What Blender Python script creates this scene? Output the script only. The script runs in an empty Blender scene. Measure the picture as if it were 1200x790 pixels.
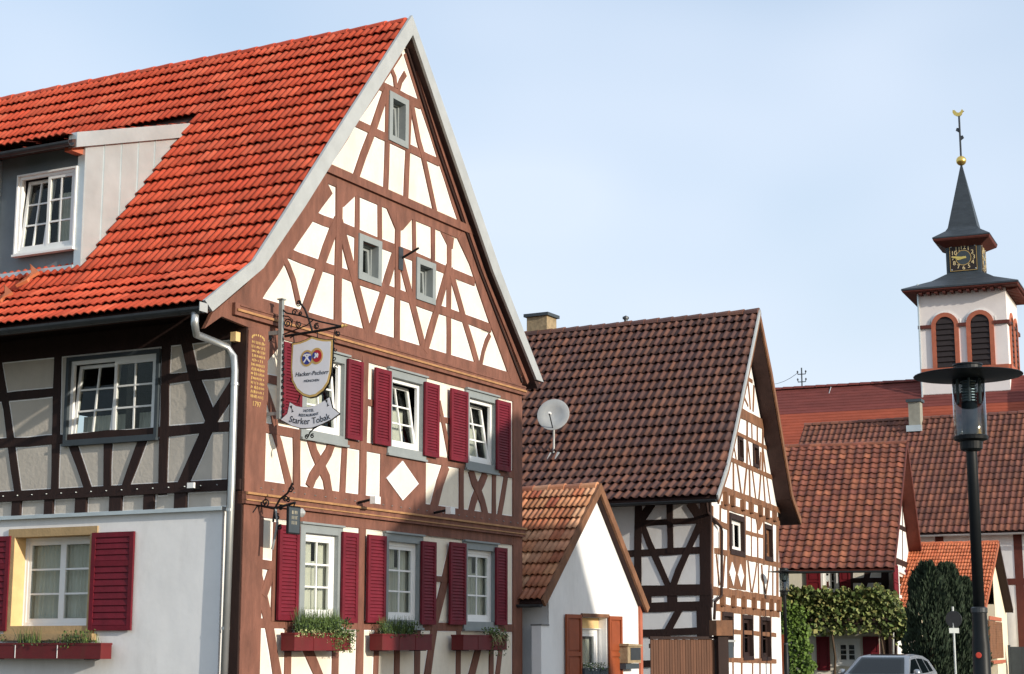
import bpy, bmesh, math, random
from mathutils import Vector, Matrix, Quaternion
from mathutils.geometry import delaunay_2d_cdt
random.seed(7)
R = math.radians
sc = bpy.context.scene
COL = sc.collection

# ---------------------------------------------------------------- camera, sky, sun, exposure
EYE, FPX = 1.65, 2000.0                       # eye height in metres; focal length for a 1200 px wide frame
PITCH = math.atan(362 / 2000.0)
cd = bpy.data.cameras.new('camera'); cam = bpy.data.objects.new('camera', cd); COL.objects.link(cam)
cd.sensor_width = 36; cd.lens = 60; cd.clip_start = 0.1; cd.clip_end = 6000
cam.location = (0, 0, EYE); cam.rotation_euler = (math.pi / 2 + PITCH, 0, 0)
sc.camera = cam
SUN_AZ, SUN_EL = (0.772, -0.636), 15.5        # horizontal direction towards the sun, elevation
wd = bpy.data.worlds.new('World'); sc.world = wd; wd.use_nodes = True
nt = wd.node_tree; bg = nt.nodes['Background']
sky = nt.nodes.new('ShaderNodeTexSky'); sky.sky_type = 'NISHITA'; sky.sun_disc = False
sky.sun_elevation = R(SUN_EL); sky.sun_rotation = math.atan2(SUN_AZ[0], SUN_AZ[1])
sky.air_density = 1.5; sky.dust_density = 2.5; sky.ozone_density = 4.0; sky.altitude = 100
SKYX = 6.8
# thin veils of high cloud over the whole sky
tc = nt.nodes.new('ShaderNodeTexCoord'); mp = nt.nodes.new('ShaderNodeMapping'); mp.inputs['Scale'].default_value = (1.2, 1.2, 2.4)
nz = nt.nodes.new('ShaderNodeTexNoise'); nz.inputs['Scale'].default_value = 1.3; nz.inputs['Detail'].default_value = 3; nz.inputs['Roughness'].default_value = 0.55
cr = nt.nodes.new('ShaderNodeMapRange'); cr.inputs['From Min'].default_value = 0.30; cr.inputs['From Max'].default_value = 0.66
cr.inputs['To Min'].default_value = 0.46; cr.inputs['To Max'].default_value = 0.90
mx = nt.nodes.new('ShaderNodeMix'); mx.data_type = 'RGBA'; mx.inputs[7].default_value = (6.95, 7.7, 8.95, 1)
mp.inputs['Location'].default_value = (SKYX, 0.0, 0.0)
nt.links.new(tc.outputs['Generated'], mp.inputs['Vector']); nt.links.new(mp.outputs['Vector'], nz.inputs['Vector'])
nt.links.new(nz.outputs['Fac'], cr.inputs['Value']); nt.links.new(cr.outputs['Result'], mx.inputs['Factor'])
hs = nt.nodes.new('ShaderNodeHueSaturation'); hs.inputs['Saturation'].default_value = 1.75; hs.inputs['Value'].default_value = 1.45
nt.links.new(sky.outputs['Color'], hs.inputs['Color']); nt.links.new(hs.outputs['Color'], mx.inputs[6]); nt.links.new(mx.outputs[2], bg.inputs['Color'])
bg.inputs['Strength'].default_value = 0.121
sl = bpy.data.lights.new('sun', 'SUN'); sl.energy = 4.8; sl.angle = R(0.53); sl.color = (1.0, 0.915, 0.79)
so = bpy.data.objects.new('sun', sl); COL.objects.link(so)
so.rotation_euler = Vector((SUN_AZ[0], SUN_AZ[1], math.hypot(*SUN_AZ) * math.tan(R(SUN_EL)))).to_track_quat('Z', 'Y').to_euler()
vs = sc.view_settings; vs.view_transform = 'Standard'; vs.look = 'None'; vs.gamma = 1; vs.exposure = 0.0; vs.use_curve_mapping = False

# ---------------------------------------------------------------- measuring helpers
def ray(px, py):
    x = (px - 600) / FPX; v = (395 - py) / FPX
    return Vector((x, math.cos(PITCH) - v * math.sin(PITCH), math.sin(PITCH) + v * math.cos(PITCH)))
CP = Vector((0, 0, EYE))
def at(px, py, D):                              # the point D metres ahead that is seen at a pixel
    r = ray(px, py); return CP + r * (D / r.y)
def hit(px, py, P, N):
    r = ray(px, py); return CP + r * ((P - CP).dot(N) / r.dot(N))
def proj(p):
    y, z = p[1], p[2] - EYE
    f = y * math.cos(PITCH) + z * math.sin(PITCH); up = -y * math.sin(PITCH) + z * math.cos(PITCH)
    return 600 + FPX * p[0] / f, 395 - FPX * up / f
class Fac:                                      # a vertical wall plane: u runs along it, z up, d out of it
    def __init__(s, o, heading):
        h = R(heading); s.o = Vector((o[0], o[1], 0)); s.h = heading
        s.a = Vector((math.sin(h), math.cos(h), 0)); s.n = Vector((math.cos(h), -math.sin(h), 0))
    def uz(s, px, py, d=0.0):
        p = hit(px, py, s.o + s.n * d, s.n); return ((p - s.o).dot(s.a), p.z)
    def W(s, u, z, d=0.0): return s.o + s.a * u + s.n * d + Vector((0, 0, z))
    def side(s, u):                             # wall plane at right angles, through u
        return Fac(s.W(u, 0), s.h + 90)

# ---------------------------------------------------------------- materials
MATS = {}
def mat(name, col, rough=0.8, var=0.25, scale=6.0, bump=0.15, bscale=40.0, metal=0.0, dirt=None, tint=None, island=0.0, stretch=None, spec=0.3):
    if name in MATS: return MATS[name]
    m = bpy.data.materials.new(name); m.use_nodes = True; t = m.node_tree; N = t.nodes; L = t.links
    b = N['Principled BSDF']; b.inputs['Roughness'].default_value = rough; b.inputs['Metallic'].default_value = metal
    b.inputs['Specular IOR Level'].default_value = spec
    tcn = N.new('ShaderNodeTexCoord'); geo = N.new('ShaderNodeNewGeometry')
    mpn = N.new('ShaderNodeMapping'); L.new(geo.outputs['Position'], mpn.inputs['Vector'])
    if stretch: mpn.inputs['Scale'].default_value = stretch
    n1 = N.new('ShaderNodeTexNoise'); n1.inputs['Scale'].default_value = scale; n1.inputs['Detail'].default_value = 6; n1.inputs['Roughness'].default_value = 0.62
    L.new(mpn.outputs['Vector'], n1.inputs['Vector'])
    mr = N.new('ShaderNodeMapRange'); mr.inputs['From Min'].default_value = 0.25; mr.inputs['From Max'].default_value = 0.75
    mr.inputs['To Min'].default_value = 1 - var; mr.inputs['To Max'].default_value = 1 + var * 0.6
    L.new(n1.outputs['Fac'], mr.inputs['Value'])
    hsv = N.new('ShaderNodeHueSaturation'); hsv.inputs['Color'].default_value = (*col, 1)
    src = mr.outputs['Result']
    if island:
        oi = N.new('ShaderNodeObjectInfo'); ad = N.new('ShaderNodeMath'); ad.operation = 'ADD'; fr = N.new('ShaderNodeMath'); fr.operation = 'FRACT'
        L.new(oi.outputs['Random'], ad.inputs[0]); L.new(geo.outputs['Random Per Island'], ad.inputs[1]); L.new(ad.outputs[0], fr.inputs[0])
        m2 = N.new('ShaderNodeMapRange'); m2.inputs['To Min'].default_value = 1 - island; m2.inputs['To Max'].default_value = 1 + island
        L.new(fr.outputs[0], m2.inputs['Value']); mu = N.new('ShaderNodeMath'); mu.operation = 'MULTIPLY'
        L.new(src, mu.inputs[0]); L.new(m2.outputs['Result'], mu.inputs[1]); src = mu.outputs[0]
        if tint:
            ramp = N.new('ShaderNodeValToRGB'); e = ramp.color_ramp.elements; e[0].color = (*tint[0], 1); e[1].color = (*tint[-1], 1)
            for k in range(1, len(tint) - 1):
                q = e.new(k / (len(tint) - 1)); q.color = (*tint[k], 1)
            m3 = N.new('ShaderNodeMath'); m3.operation = 'MULTIPLY'; m3.inputs[1].default_value = 7.31; f3 = N.new('ShaderNodeMath'); f3.operation = 'FRACT'
            L.new(fr.outputs[0], m3.inputs[0]); L.new(m3.outputs[0], f3.inputs[0]); L.new(f3.outputs[0], ramp.inputs[0]); L.new(ramp.outputs[0], hsv.inputs['Color'])
    L.new(src, hsv.inputs['Value'])
    out = hsv.outputs['Color']
    if dirt:                                    # (colour, amount, scale): stains with a shape of their own
        n2 = N.new('ShaderNodeTexNoise'); n2.inputs['Scale'].default_value = dirt[2]; n2.inputs['Detail'].default_value = 8; n2.inputs['Roughness'].default_value = 0.7
        mp2 = N.new('ShaderNodeMapping'); mp2.inputs['Scale'].default_value = (1, 1, 0.35); mp2.inputs['Location'].default_value = (3.1, 7.7, 1.3)
        L.new(geo.outputs['Position'], mp2.inputs['Vector']); L.new(mp2.outputs['Vector'], n2.inputs['Vector'])
        r2 = N.new('ShaderNodeMapRange'); r2.inputs['From Min'].default_value = 0.48; r2.inputs['From Max'].default_value = 0.72; r2.inputs['To Max'].default_value = dirt[1]
        L.new(n2.outputs['Fac'], r2.inputs['Value'])
        mm = N.new('ShaderNodeMix'); mm.data_type = 'RGBA'; mm.inputs[7].default_value = (*dirt[0], 1)
        L.new(r2.outputs['Result'], mm.inputs['Factor']); L.new(out, mm.inputs[6]); out = mm.outputs[2]
    L.new(out, b.inputs['Base Color'])
    if bump:
        n3 = N.new('ShaderNodeTexNoise'); n3.inputs['Scale'].default_value = bscale; n3.inputs['Detail'].default_value = 4; L.new(mpn.outputs['Vector'], n3.inputs['Vector'])
        bp = N.new('ShaderNodeBump'); bp.inputs['Strength'].default_value = bump; bp.inputs['Distance'].default_value = 0.02
        L.new(n3.outputs['Fac'], bp.inputs['Height']); L.new(bp.outputs['Normal'], b.inputs['Normal'])
    MATS[name] = m; return m
def glassmat(name, tintc=(0.75, 0.8, 0.8), refl=1.5, base=0.06):
    m = bpy.data.materials.new(name); m.use_nodes = True; t = m.node_tree; N = t.nodes; L = t.links
    N.remove(N['Principled BSDF']); o = N['Material Output']
    tr = N.new('ShaderNodeBsdfTransparent'); tr.inputs['Color'].default_value = (*tintc, 1)
    gl = N.new('ShaderNodeBsdfGlossy'); gl.inputs['Roughness'].default_value = 0.02
    geo = N.new('ShaderNodeNewGeometry'); n1 = N.new('ShaderNodeTexNoise'); n1.inputs['Scale'].default_value = 2.3
    bp = N.new('ShaderNodeBump'); bp.inputs['Strength'].default_value = 0.05; L.new(geo.outputs['Position'], n1.inputs['Vector']); L.new(n1.outputs['Fac'], bp.inputs['Height']); L.new(bp.outputs['Normal'], gl.inputs['Normal'])
    fr = N.new('ShaderNodeFresnel'); fr.inputs['IOR'].default_value = refl
    ad = N.new('ShaderNodeMath'); ad.inputs[1].default_value = base; L.new(fr.outputs[0], ad.inputs[0])
    fb = N.new('ShaderNodeMath'); fb.operation = 'SUBTRACT'; fb.inputs[0].default_value = 1.0; L.new(geo.outputs['Backfacing'], fb.inputs[1]); fm_ = N.new('ShaderNodeMath'); fm_.operation = 'MULTIPLY'; L.new(ad.outputs[0], fm_.inputs[0]); L.new(fb.outputs[0], fm_.inputs[1])   # outer face only reflects: a thin pane
    mxs = N.new('ShaderNodeMixShader'); L.new(fm_.outputs[0], mxs.inputs[0]); L.new(tr.outputs[0], mxs.inputs[1]); L.new(gl.outputs[0], mxs.inputs[2]); L.new(mxs.outputs[0], o.inputs['Surface'])
    MATS[name] = m; return m
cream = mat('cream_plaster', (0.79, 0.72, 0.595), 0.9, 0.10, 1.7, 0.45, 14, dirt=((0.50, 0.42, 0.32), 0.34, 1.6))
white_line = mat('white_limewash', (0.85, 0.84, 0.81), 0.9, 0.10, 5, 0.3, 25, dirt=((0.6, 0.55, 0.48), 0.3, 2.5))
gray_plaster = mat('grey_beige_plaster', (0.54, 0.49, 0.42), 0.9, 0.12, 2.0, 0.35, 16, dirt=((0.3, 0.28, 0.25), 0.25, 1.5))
white_wall = mat('white_render', (0.80, 0.79, 0.77), 0.92, 0.08, 1.2, 0.16, 6, dirt=((0.46, 0.43, 0.40), 0.36, 1.1))
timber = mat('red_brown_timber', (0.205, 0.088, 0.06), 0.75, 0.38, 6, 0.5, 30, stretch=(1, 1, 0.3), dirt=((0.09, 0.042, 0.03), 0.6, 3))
timber_dk = mat('dark_or_shaded_timber', (0.027, 0.0125, 0.010), 0.75, 0.3, 5, 0.3, 25, stretch=(1, 1, 0.35))  # also frames the eaves walls, whose shade is put into this colour
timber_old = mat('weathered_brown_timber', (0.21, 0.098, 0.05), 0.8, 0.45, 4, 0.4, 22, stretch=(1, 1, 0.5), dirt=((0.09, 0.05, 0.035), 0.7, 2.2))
gold = mat('gold_paint', (0.62, 0.42, 0.15), 0.45, 0.2, 8, 0, metal=0.2)
fillet = mat('worn_gilt_fillet', (0.40, 0.21, 0.09), 0.6, 0.35, 6, 0.1, 30)
gild = mat('gilded_metal', (0.85, 0.58, 0.16), 0.28, 0.1, 8, 0, metal=0.9)
tile_red = mat('red_clay_tile', (0.5, 0.07, 0.035), 0.72, 0.28, 2.2, 0.25, 40, island=0.13, tint=[(0.51, 0.072, 0.034), (0.56, 0.09, 0.042), (0.53, 0.08, 0.038), (0.59, 0.115, 0.058), (0.49, 0.068, 0.033)], dirt=((0.22, 0.055, 0.035), 0.4, 0.9), spec=0.2)
tile_brown = mat('brown_clay_tile', (0.1, 0.04, 0.03), 0.55, 0.35, 2.5, 0.2, 60, island=0.15, tint=[(0.105, 0.047, 0.036), (0.15, 0.062, 0.038), (0.115, 0.052, 0.041), (0.18, 0.074, 0.042)], dirt=((0.06, 0.04, 0.035), 0.5, 1.1), spec=0.4)
tile_shed = mat('bleached_orange_tile', (0.4, 0.16, 0.07), 0.6, 0.3, 4, 0.2, 60, island=0.25, tint=[(0.38, 0.11, 0.05), (0.52, 0.25, 0.125), (0.42, 0.14, 0.068), (0.58, 0.33, 0.19), (0.34, 0.095, 0.05)], dirt=((0.2, 0.09, 0.06), 0.3, 2))
tile_three = mat('rust_red_tile', (0.25, 0.085, 0.05), 0.6, 0.3, 2, 0.2, 60, island=0.25, tint=[(0.20, 0.062, 0.04), (0.28, 0.10, 0.052), (0.18, 0.06, 0.042), (0.25, 0.082, 0.045)], dirt=((0.1, 0.045, 0.035), 0.5, 0.9))
tile_barn = mat('dull_brown_red_tile', (0.2, 0.075, 0.05), 0.65, 0.3, 1.2, 0.2, 60, island=0.22, tint=[(0.16, 0.06, 0.045), (0.22, 0.085, 0.05), (0.18, 0.07, 0.05)], dirt=((0.1, 0.05, 0.04), 0.6, 0.5))
tile_orange = mat('bright_orange_tile', (0.5, 0.14, 0.06), 0.6, 0.2, 2, 0.2, 60, island=0.15, tint=[(0.46, 0.12, 0.05), (0.54, 0.17, 0.075), (0.48, 0.13, 0.055)])
zinc = mat('zinc_sheet', (0.55, 0.60, 0.61), 0.33, 0.14, 2.0, 0.45, 2.2, metal=0.45)
zinc_dk = mat('dark_zinc_gutter', (0.06, 0.066, 0.072), 0.5, 0.2, 5, 0, metal=0.5)
zinc_wht = mat('pale_grey_metal', (0.42, 0.435, 0.43), 0.5, 0.14, 3, 0.12, 8, metal=0.15, dirt=((0.25, 0.26, 0.25), 0.35, 1.2))
steel = mat('galvanised_pipe', (0.5, 0.51, 0.5), 0.35, 0.12, 5, 0, metal=0.75)
wavy_render = mat('uneven_white_render', (0.80, 0.79, 0.77), 0.92, 0.08, 1.2, 0.55, 1.7, dirt=((0.46, 0.43, 0.40), 0.38, 1.1))
grey_paint = mat('blue_grey_paint', (0.25, 0.275, 0.275), 0.6, 0.12, 5, 0.08, 30)
slate_paint = mat('dark_slate_paint', (0.05, 0.063, 0.073), 0.6, 0.15, 4, 0.08, 30)
white_paint = mat('white_window_paint', (0.80, 0.80, 0.78), 0.45, 0.05, 6, 0.03, 30)
shut_red = mat('crimson_shutter_paint', (0.150, 0.0115, 0.022), 0.6, 0.3, 4, 0.15, 30, dirt=((0.075, 0.012, 0.016), 0.55, 2.5), spec=0.2)
box_red = mat('red_box_paint', (0.13, 0.014, 0.016), 0.55, 0.2, 5, 0.08, 30, dirt=((0.1, 0.03, 0.02), 0.5, 5))
ochre = mat('ochre_sandstone', (0.42, 0.29, 0.15), 0.85, 0.2, 5, 0.3, 30)
ochre_lt = mat('light_ochre', (0.72, 0.5, 0.24), 0.8, 0.12, 5, 0.2, 30)
black_iron = mat('black_wrought_iron', (0.018, 0.018, 0.02), 0.5, 0.2, 10, 0.1, 40, metal=0.6)
grey_iron = mat('grey_painted_iron', (0.30, 0.32, 0.31), 0.5, 0.2, 10, 0.05, 40, metal=0.3)
curtain_m = mat('sheer_curtain', (0.66, 0.645, 0.575), 0.9, 0.1, 3, 0)
soffit_m = mat('dark_soffit_boards', (0.055, 0.028, 0.024), 0.8, 0.35, 3, 0.2, 20)
deck_m = mat('roof_underlay', (0.03, 0.02, 0.018), 0.9, 0.2, 3, 0)
dark_in = mat('dark_interior', (0.05, 0.045, 0.04), 0.9, 0.2, 3, 0)
red_oxide = mat('oxide_red_timber', (0.115, 0.03, 0.021), 0.7, 0.25, 3, 0.2, 20)
sandstone = mat('red_sandstone', (0.42, 0.13, 0.075), 0.85, 0.2, 3, 0.2, 15)
slate = mat('dark_slate', (0.045, 0.055, 0.065), 0.5, 0.3, 1.5, 0.35, 6, stretch=(1, 1, 3))
louvre_m = mat('dark_louvre', (0.028, 0.02, 0.02), 0.7, 0.2, 4, 0)
lampblack = mat('black_powder_coat', (0.009, 0.011, 0.013), 0.45, 0.15, 8, 0.03, 60, spec=0.22)
orange_shut = mat('orange_brown_shutter', (0.27, 0.062, 0.02), 0.55, 0.2, 5, 0.08, 30)
gate_m = mat('brown_gate_boards', (0.125, 0.055, 0.03), 0.7, 0.3, 5, 0.25, 20, stretch=(1, 1, 0.15), island=0.12)
plain_white = mat('shield_white', (0.72, 0.72, 0.76), 0.5, 0.06, 6, 0)
ink = mat('black_lettering', (0.015, 0.015, 0.02), 0.6, 0, 5, 0)
blue_enamel = mat('blue_enamel', (0.03, 0.05, 0.28), 0.4, 0.1, 5, 0)
red_enamel = mat('red_enamel', (0.42, 0.02, 0.03), 0.4, 0.1, 5, 0)
brick_ch = mat('buff_chimney_brick', (0.33, 0.25, 0.15), 0.9, 0.4, 6, 0.5, 12)
concrete = mat('grey_concrete', (0.2, 0.2, 0.19), 0.9, 0.25, 5, 0.3, 20)
glass = glassmat('window_glass', (0.88, 0.9, 0.88), 1.5, 0.0)
glass_dk = glassmat('dim_window_glass', (0.3, 0.31, 0.31), 1.4, 0.01)

# ---------------------------------------------------------------- object helpers
WL = {}
def empty(name, loc, label, cat, group=None):
    o = bpy.data.objects.new(name, None); COL.objects.link(o); o.location = loc; WL[o] = Vector(loc); o.empty_display_size = 0.3
    return tag(o, label, cat, group)
def tag(o, label, cat, group=None):
    o['label'] = label; o['category'] = cat
    if group: o['group'] = group
    return o
def put(name, me, parent, c):
    o = bpy.data.objects.new(name, me); COL.objects.link(o); o.location = c - (WL[parent] if parent else Vector()); o.parent = parent; WL[o] = Vector(c)
    return o
def mk(name, verts, faces, m, parent=None, mi=None, smooth=False, kind=None):
    ms = m if isinstance(m, (list, tuple)) else [m]
    lo = Vector((min(v[i] for v in verts) for i in range(3))); hi = Vector((max(v[i] for v in verts) for i in range(3))); c = (lo + hi) / 2
    if parent is None: c.z = lo.z
    me = bpy.data.meshes.new(name); me.from_pydata([Vector(v) - c for v in verts], [], faces)
    for q in ms: me.materials.append(q)
    if mi: me.polygons.foreach_set('material_index', mi)
    if smooth: me.polygons.foreach_set('use_smooth', [True] * len(me.polygons))
    me.update(); o = put(name, me, parent, c)
    if kind: o['kind'] = kind
    return o
class MB:                                       # collects shapes for ONE mesh
    def __init__(s): s.v = []; s.f = []; s.mi = []
    def add(s, v, f, mi=0):
        k = len(s.v); s.v += [Vector(q) for q in v]; s.f += [tuple(i + k for i in q) for q in f]; s.mi += [mi] * len(f); return s
    def hexa(s, p, mi=0):                       # eight corners, bottom ring then top ring
        return s.add(p, [(3, 2, 1, 0), (4, 5, 6, 7), (0, 1, 5, 4), (1, 2, 6, 5), (2, 3, 7, 6), (3, 0, 4, 7)], mi)
    def fbox(s, F, u0, u1, z0, z1, d0, d1, mi=0):
        return s.hexa([F.W(u0, z0, d0), F.W(u1, z0, d0), F.W(u1, z0, d1), F.W(u0, z0, d1), F.W(u0, z1, d0), F.W(u1, z1, d0), F.W(u1, z1, d1), F.W(u0, z1, d1)], mi)
    def prism(s, F, pts, d0, d1, mi=0):         # polygon in (u, z) pushed from d0 to d1
        n = len(pts); v = [F.W(u, z, d0) for u, z in pts] + [F.W(u, z, d1) for u, z in pts]
        f = [tuple(range(n - 1, -1, -1)), tuple(range(n, 2 * n))] + [(i, (i + 1) % n, n + (i + 1) % n, n + i) for i in range(n)]
        return s.add(v, f, mi)
    def ring(s, F, u0, u1, z0, z1, w, d0, d1, mi=0, wb=None, wt=None):
        wb = w if wb is None else wb; wt = w if wt is None else wt
        s.fbox(F, u0, u0 + w, z0, z1, d0, d1, mi); s.fbox(F, u1 - w, u1, z0, z1, d0, d1, mi)
        s.fbox(F, u0 + w, u1 - w, z0, z0 + wb, d0, d1 - .001, mi); return s.fbox(F, u0 + w, u1 - w, z1 - wt, z1, d0, d1 - .001, mi)
    def tube(s, pts, r, n=8, mi=0, cap=True):
        P = [Vector(p) for p in pts]; k0 = len(s.v); rr = r if isinstance(r, (list, tuple)) else [r] * len(P); x = None
        for i, p in enumerate(P):
            t = (P[min(i + 1, len(P) - 1)] - P[max(i - 1, 0)]).normalized()
            if x is None: x = t.orthogonal().normalized()
            x = (x - t * x.dot(t)).normalized(); y = t.cross(x)
            for j in range(n):
                a = 2 * math.pi * j / n; s.v.append(p + (x * math.cos(a) + y * math.sin(a)) * rr[i])
        for i in range(len(P) - 1):
            for j in range(n):
                a = k0 + i * n + j; b = k0 + i * n + (j + 1) % n; s.f.append((a, b, b + n, a + n)); s.mi.append(mi)
        if cap:
            s.f.append(tuple(k0 + j for j in range(n - 1, -1, -1))); s.f.append(tuple(k0 + (len(P) - 1) * n + j for j in range(n))); s.mi += [mi, mi]
        return s
    def lathe(s, c, prof, n=16, mi=0, axis=None, ax=None):   # prof: (r, h) pairs
        c = Vector(c); zv = Vector(axis) if axis else Vector((0, 0, 1)); xv = zv.orthogonal().normalized() if ax is None else Vector(ax); yv = zv.cross(xv); k0 = len(s.v)
        for r_, h_ in prof:
            for j in range(n):
                a = 2 * math.pi * j / n; s.v.append(c + zv * h_ + (xv * math.cos(a) + yv * math.sin(a)) * r_)
        for i in range(len(prof) - 1):
            for j in range(n):
                a = k0 + i * n + j; b = k0 + i * n + (j + 1) % n; s.f.append((a, b, b + n, a + n)); s.mi.append(mi)
        s.f.append(tuple(k0 + j for j in range(n - 1, -1, -1))); s.f.append(tuple(k0 + (len(prof) - 1) * n + j for j in range(n))); s.mi += [mi, mi]
        return s
    def build(s, name, m, parent=None, smooth=False, kind=None): return mk(name, s.v, s.f, m, parent, s.mi if isinstance(m, (list, tuple)) else None, smooth, kind)

def strip(F, px, w, d=0.0):                     # a beam's outline in (u, z) from its centre line in the photograph
    P0 = [Vector(F.uz(x, y, d)) for x, y in px]; L = []; Rr = []; P = [P0[0]]
    for a, b in zip(P0, P0[1:]):                # hand-hewn: edges wander a little
        n = max(1, int((b - a).length / 0.4)); P += [a + (b - a) * (k / n) for k in range(1, n + 1)]
    for i, p in enumerate(P):
        t = (P[min(i + 1, len(P) - 1)] - P[max(i - 1, 0)]).normalized(); q = Vector((-t.y, t.x)); j = min(.011, w * .07); L.append(p + q * (w / 2 + random.uniform(-j, j))); Rr.append(p - q * (w / 2 + random.uniform(-j, j)))
    return [(v.x, v.y) for v in Rr + L[::-1]]
def area2(p): return sum(p[i][0] * p[(i + 1) % len(p)][1] - p[(i + 1) % len(p)][0] * p[i][1] for i in range(len(p)))
def ccw(p): return p if area2(p) > 0 else p[::-1]
def rect(u0, u1, z0, z1): return [(u0, z0), (u1, z0), (u1, z1), (u0, z1)]
def free_tris(outline, solids):                 # what the outline leaves uncovered, as connected groups of triangles
    V = []; Fc = []
    for p in [outline] + solids:
        p = ccw(p); k = len(V); V += [Vector(q) for q in p]; Fc.append(list(range(k, k + len(p))))
    vs_, es_, fs_, _, _, of = delaunay_2d_cdt(V, [], Fc, 0, 1e-5)
    def inside(x, y, p):
        c = False
        for i in range(len(p)):
            (x0, y0), (x1, y1) = p[i - 1], p[i]
            if (y0 > y) != (y1 > y) and x < (x1 - x0) * (y - y0) / (y1 - y0) + x0: c = not c
        return c
    T = []
    for f in fs_:
        x = sum(vs_[i].x for i in f) / 3; y = sum(vs_[i].y for i in f) / 3
        if inside(x, y, outline) and not any(inside(x, y, p) for p in solids): T.append(f)
    own = {}; par = list(range(len(T)))
    def fd(i):
        while par[i] != i: par[i] = par[par[i]]; i = par[i]
        return i
    for i, f in enumerate(T):
        for k in range(3):
            e = tuple(sorted((f[k], f[(k + 1) % 3])))
            if e in own: par[fd(i)] = fd(own[e])
            else: own[e] = i
    G_ = {}
    for i, f in enumerate(T): G_.setdefault(fd(i), []).append(f)
    return vs_, list(G_.values())
def panels(F, parent, outline, solids, mats, d=0.004, border=0.022, name='infill_panel', minarea=0.006):
    vs_, groups = free_tris(outline, solids)
    for g in groups:
        ar = sum(abs(area2([vs_[i] for i in f])) / 2 for f in g)
        if ar < minarea: continue
        bm = bmesh.new(); ids = {}; cc = sum((F.W(vs_[f[0]].x, vs_[f[0]].y) for f in g), Vector()) / len(g)
        for f in g:
            for i in f:
                if i not in ids: ids[i] = bm.verts.new(F.W(vs_[i].x, vs_[i].y, d) - cc)
        for f in g:
            try: bm.faces.new([ids[i] for i in f])
            except ValueError: pass
        bm.normal_update()
        if bm.faces and sum((f.normal.dot(F.n) for f in bm.faces)) < 0: bmesh.ops.reverse_faces(bm, faces=bm.faces[:])
        if border:
            old = [v.co.copy() for v in bm.verts]; b2 = bm.copy()
            r = bmesh.ops.inset_region(bm, faces=bm.faces[:], thickness=border, use_even_offset=True, use_boundary=True)
            if any(min((v.co - q).length for q in old) > border * 4.5 for v in bm.verts):   # a needle corner: inset it plainly instead
                bm.free(); bm = b2; r = bmesh.ops.inset_region(bm, faces=bm.faces[:], thickness=border, use_even_offset=False, use_boundary=True)
            else: b2.free()
            for f in r['faces']: f.material_index = 1
        be = [e for e in bm.edges if e.is_boundary]
        r = bmesh.ops.extrude_edge_only(bm, edges=be)
        bmesh.ops.translate(bm, verts=[q for q in r['geom'] if isinstance(q, bmesh.types.BMVert)], vec=-F.n * 0.03)
        me = bpy.data.meshes.new(name); bm.to_mesh(me); bm.free()
        for q in mats: me.materials.append(q)
        put(name, me, parent, cc)
def wall_shell(F, parent, outline, holes, m, d=-0.03, name='wall'):
    vs_, groups = free_tris(outline, holes) if holes else ([Vector(p) for p in outline], None)
    mb = MB()
    if groups is None: mb.prism(F, outline, d - 0.02, d)
    else:
        for g in groups:
            mb.add([F.W(v.x, v.y, d) for v in vs_], [tuple(f) for f in g])
    return mb.build(name, m, parent)
BN = [0]
def beam(F, parent, px, w, m, solids, name='beam', d0=-0.06, d1=None, poly=None):
    p = poly if poly else strip(F, px, w, 0.03)
    BN[0] += 1; d1 = (0.02 + (BN[0] * 0.37 % 1) * 0.014) if d1 is None else d1
    solids.append(p); return MB().prism(F, ccw(p), d0, d1).build(name, m, parent)

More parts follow.
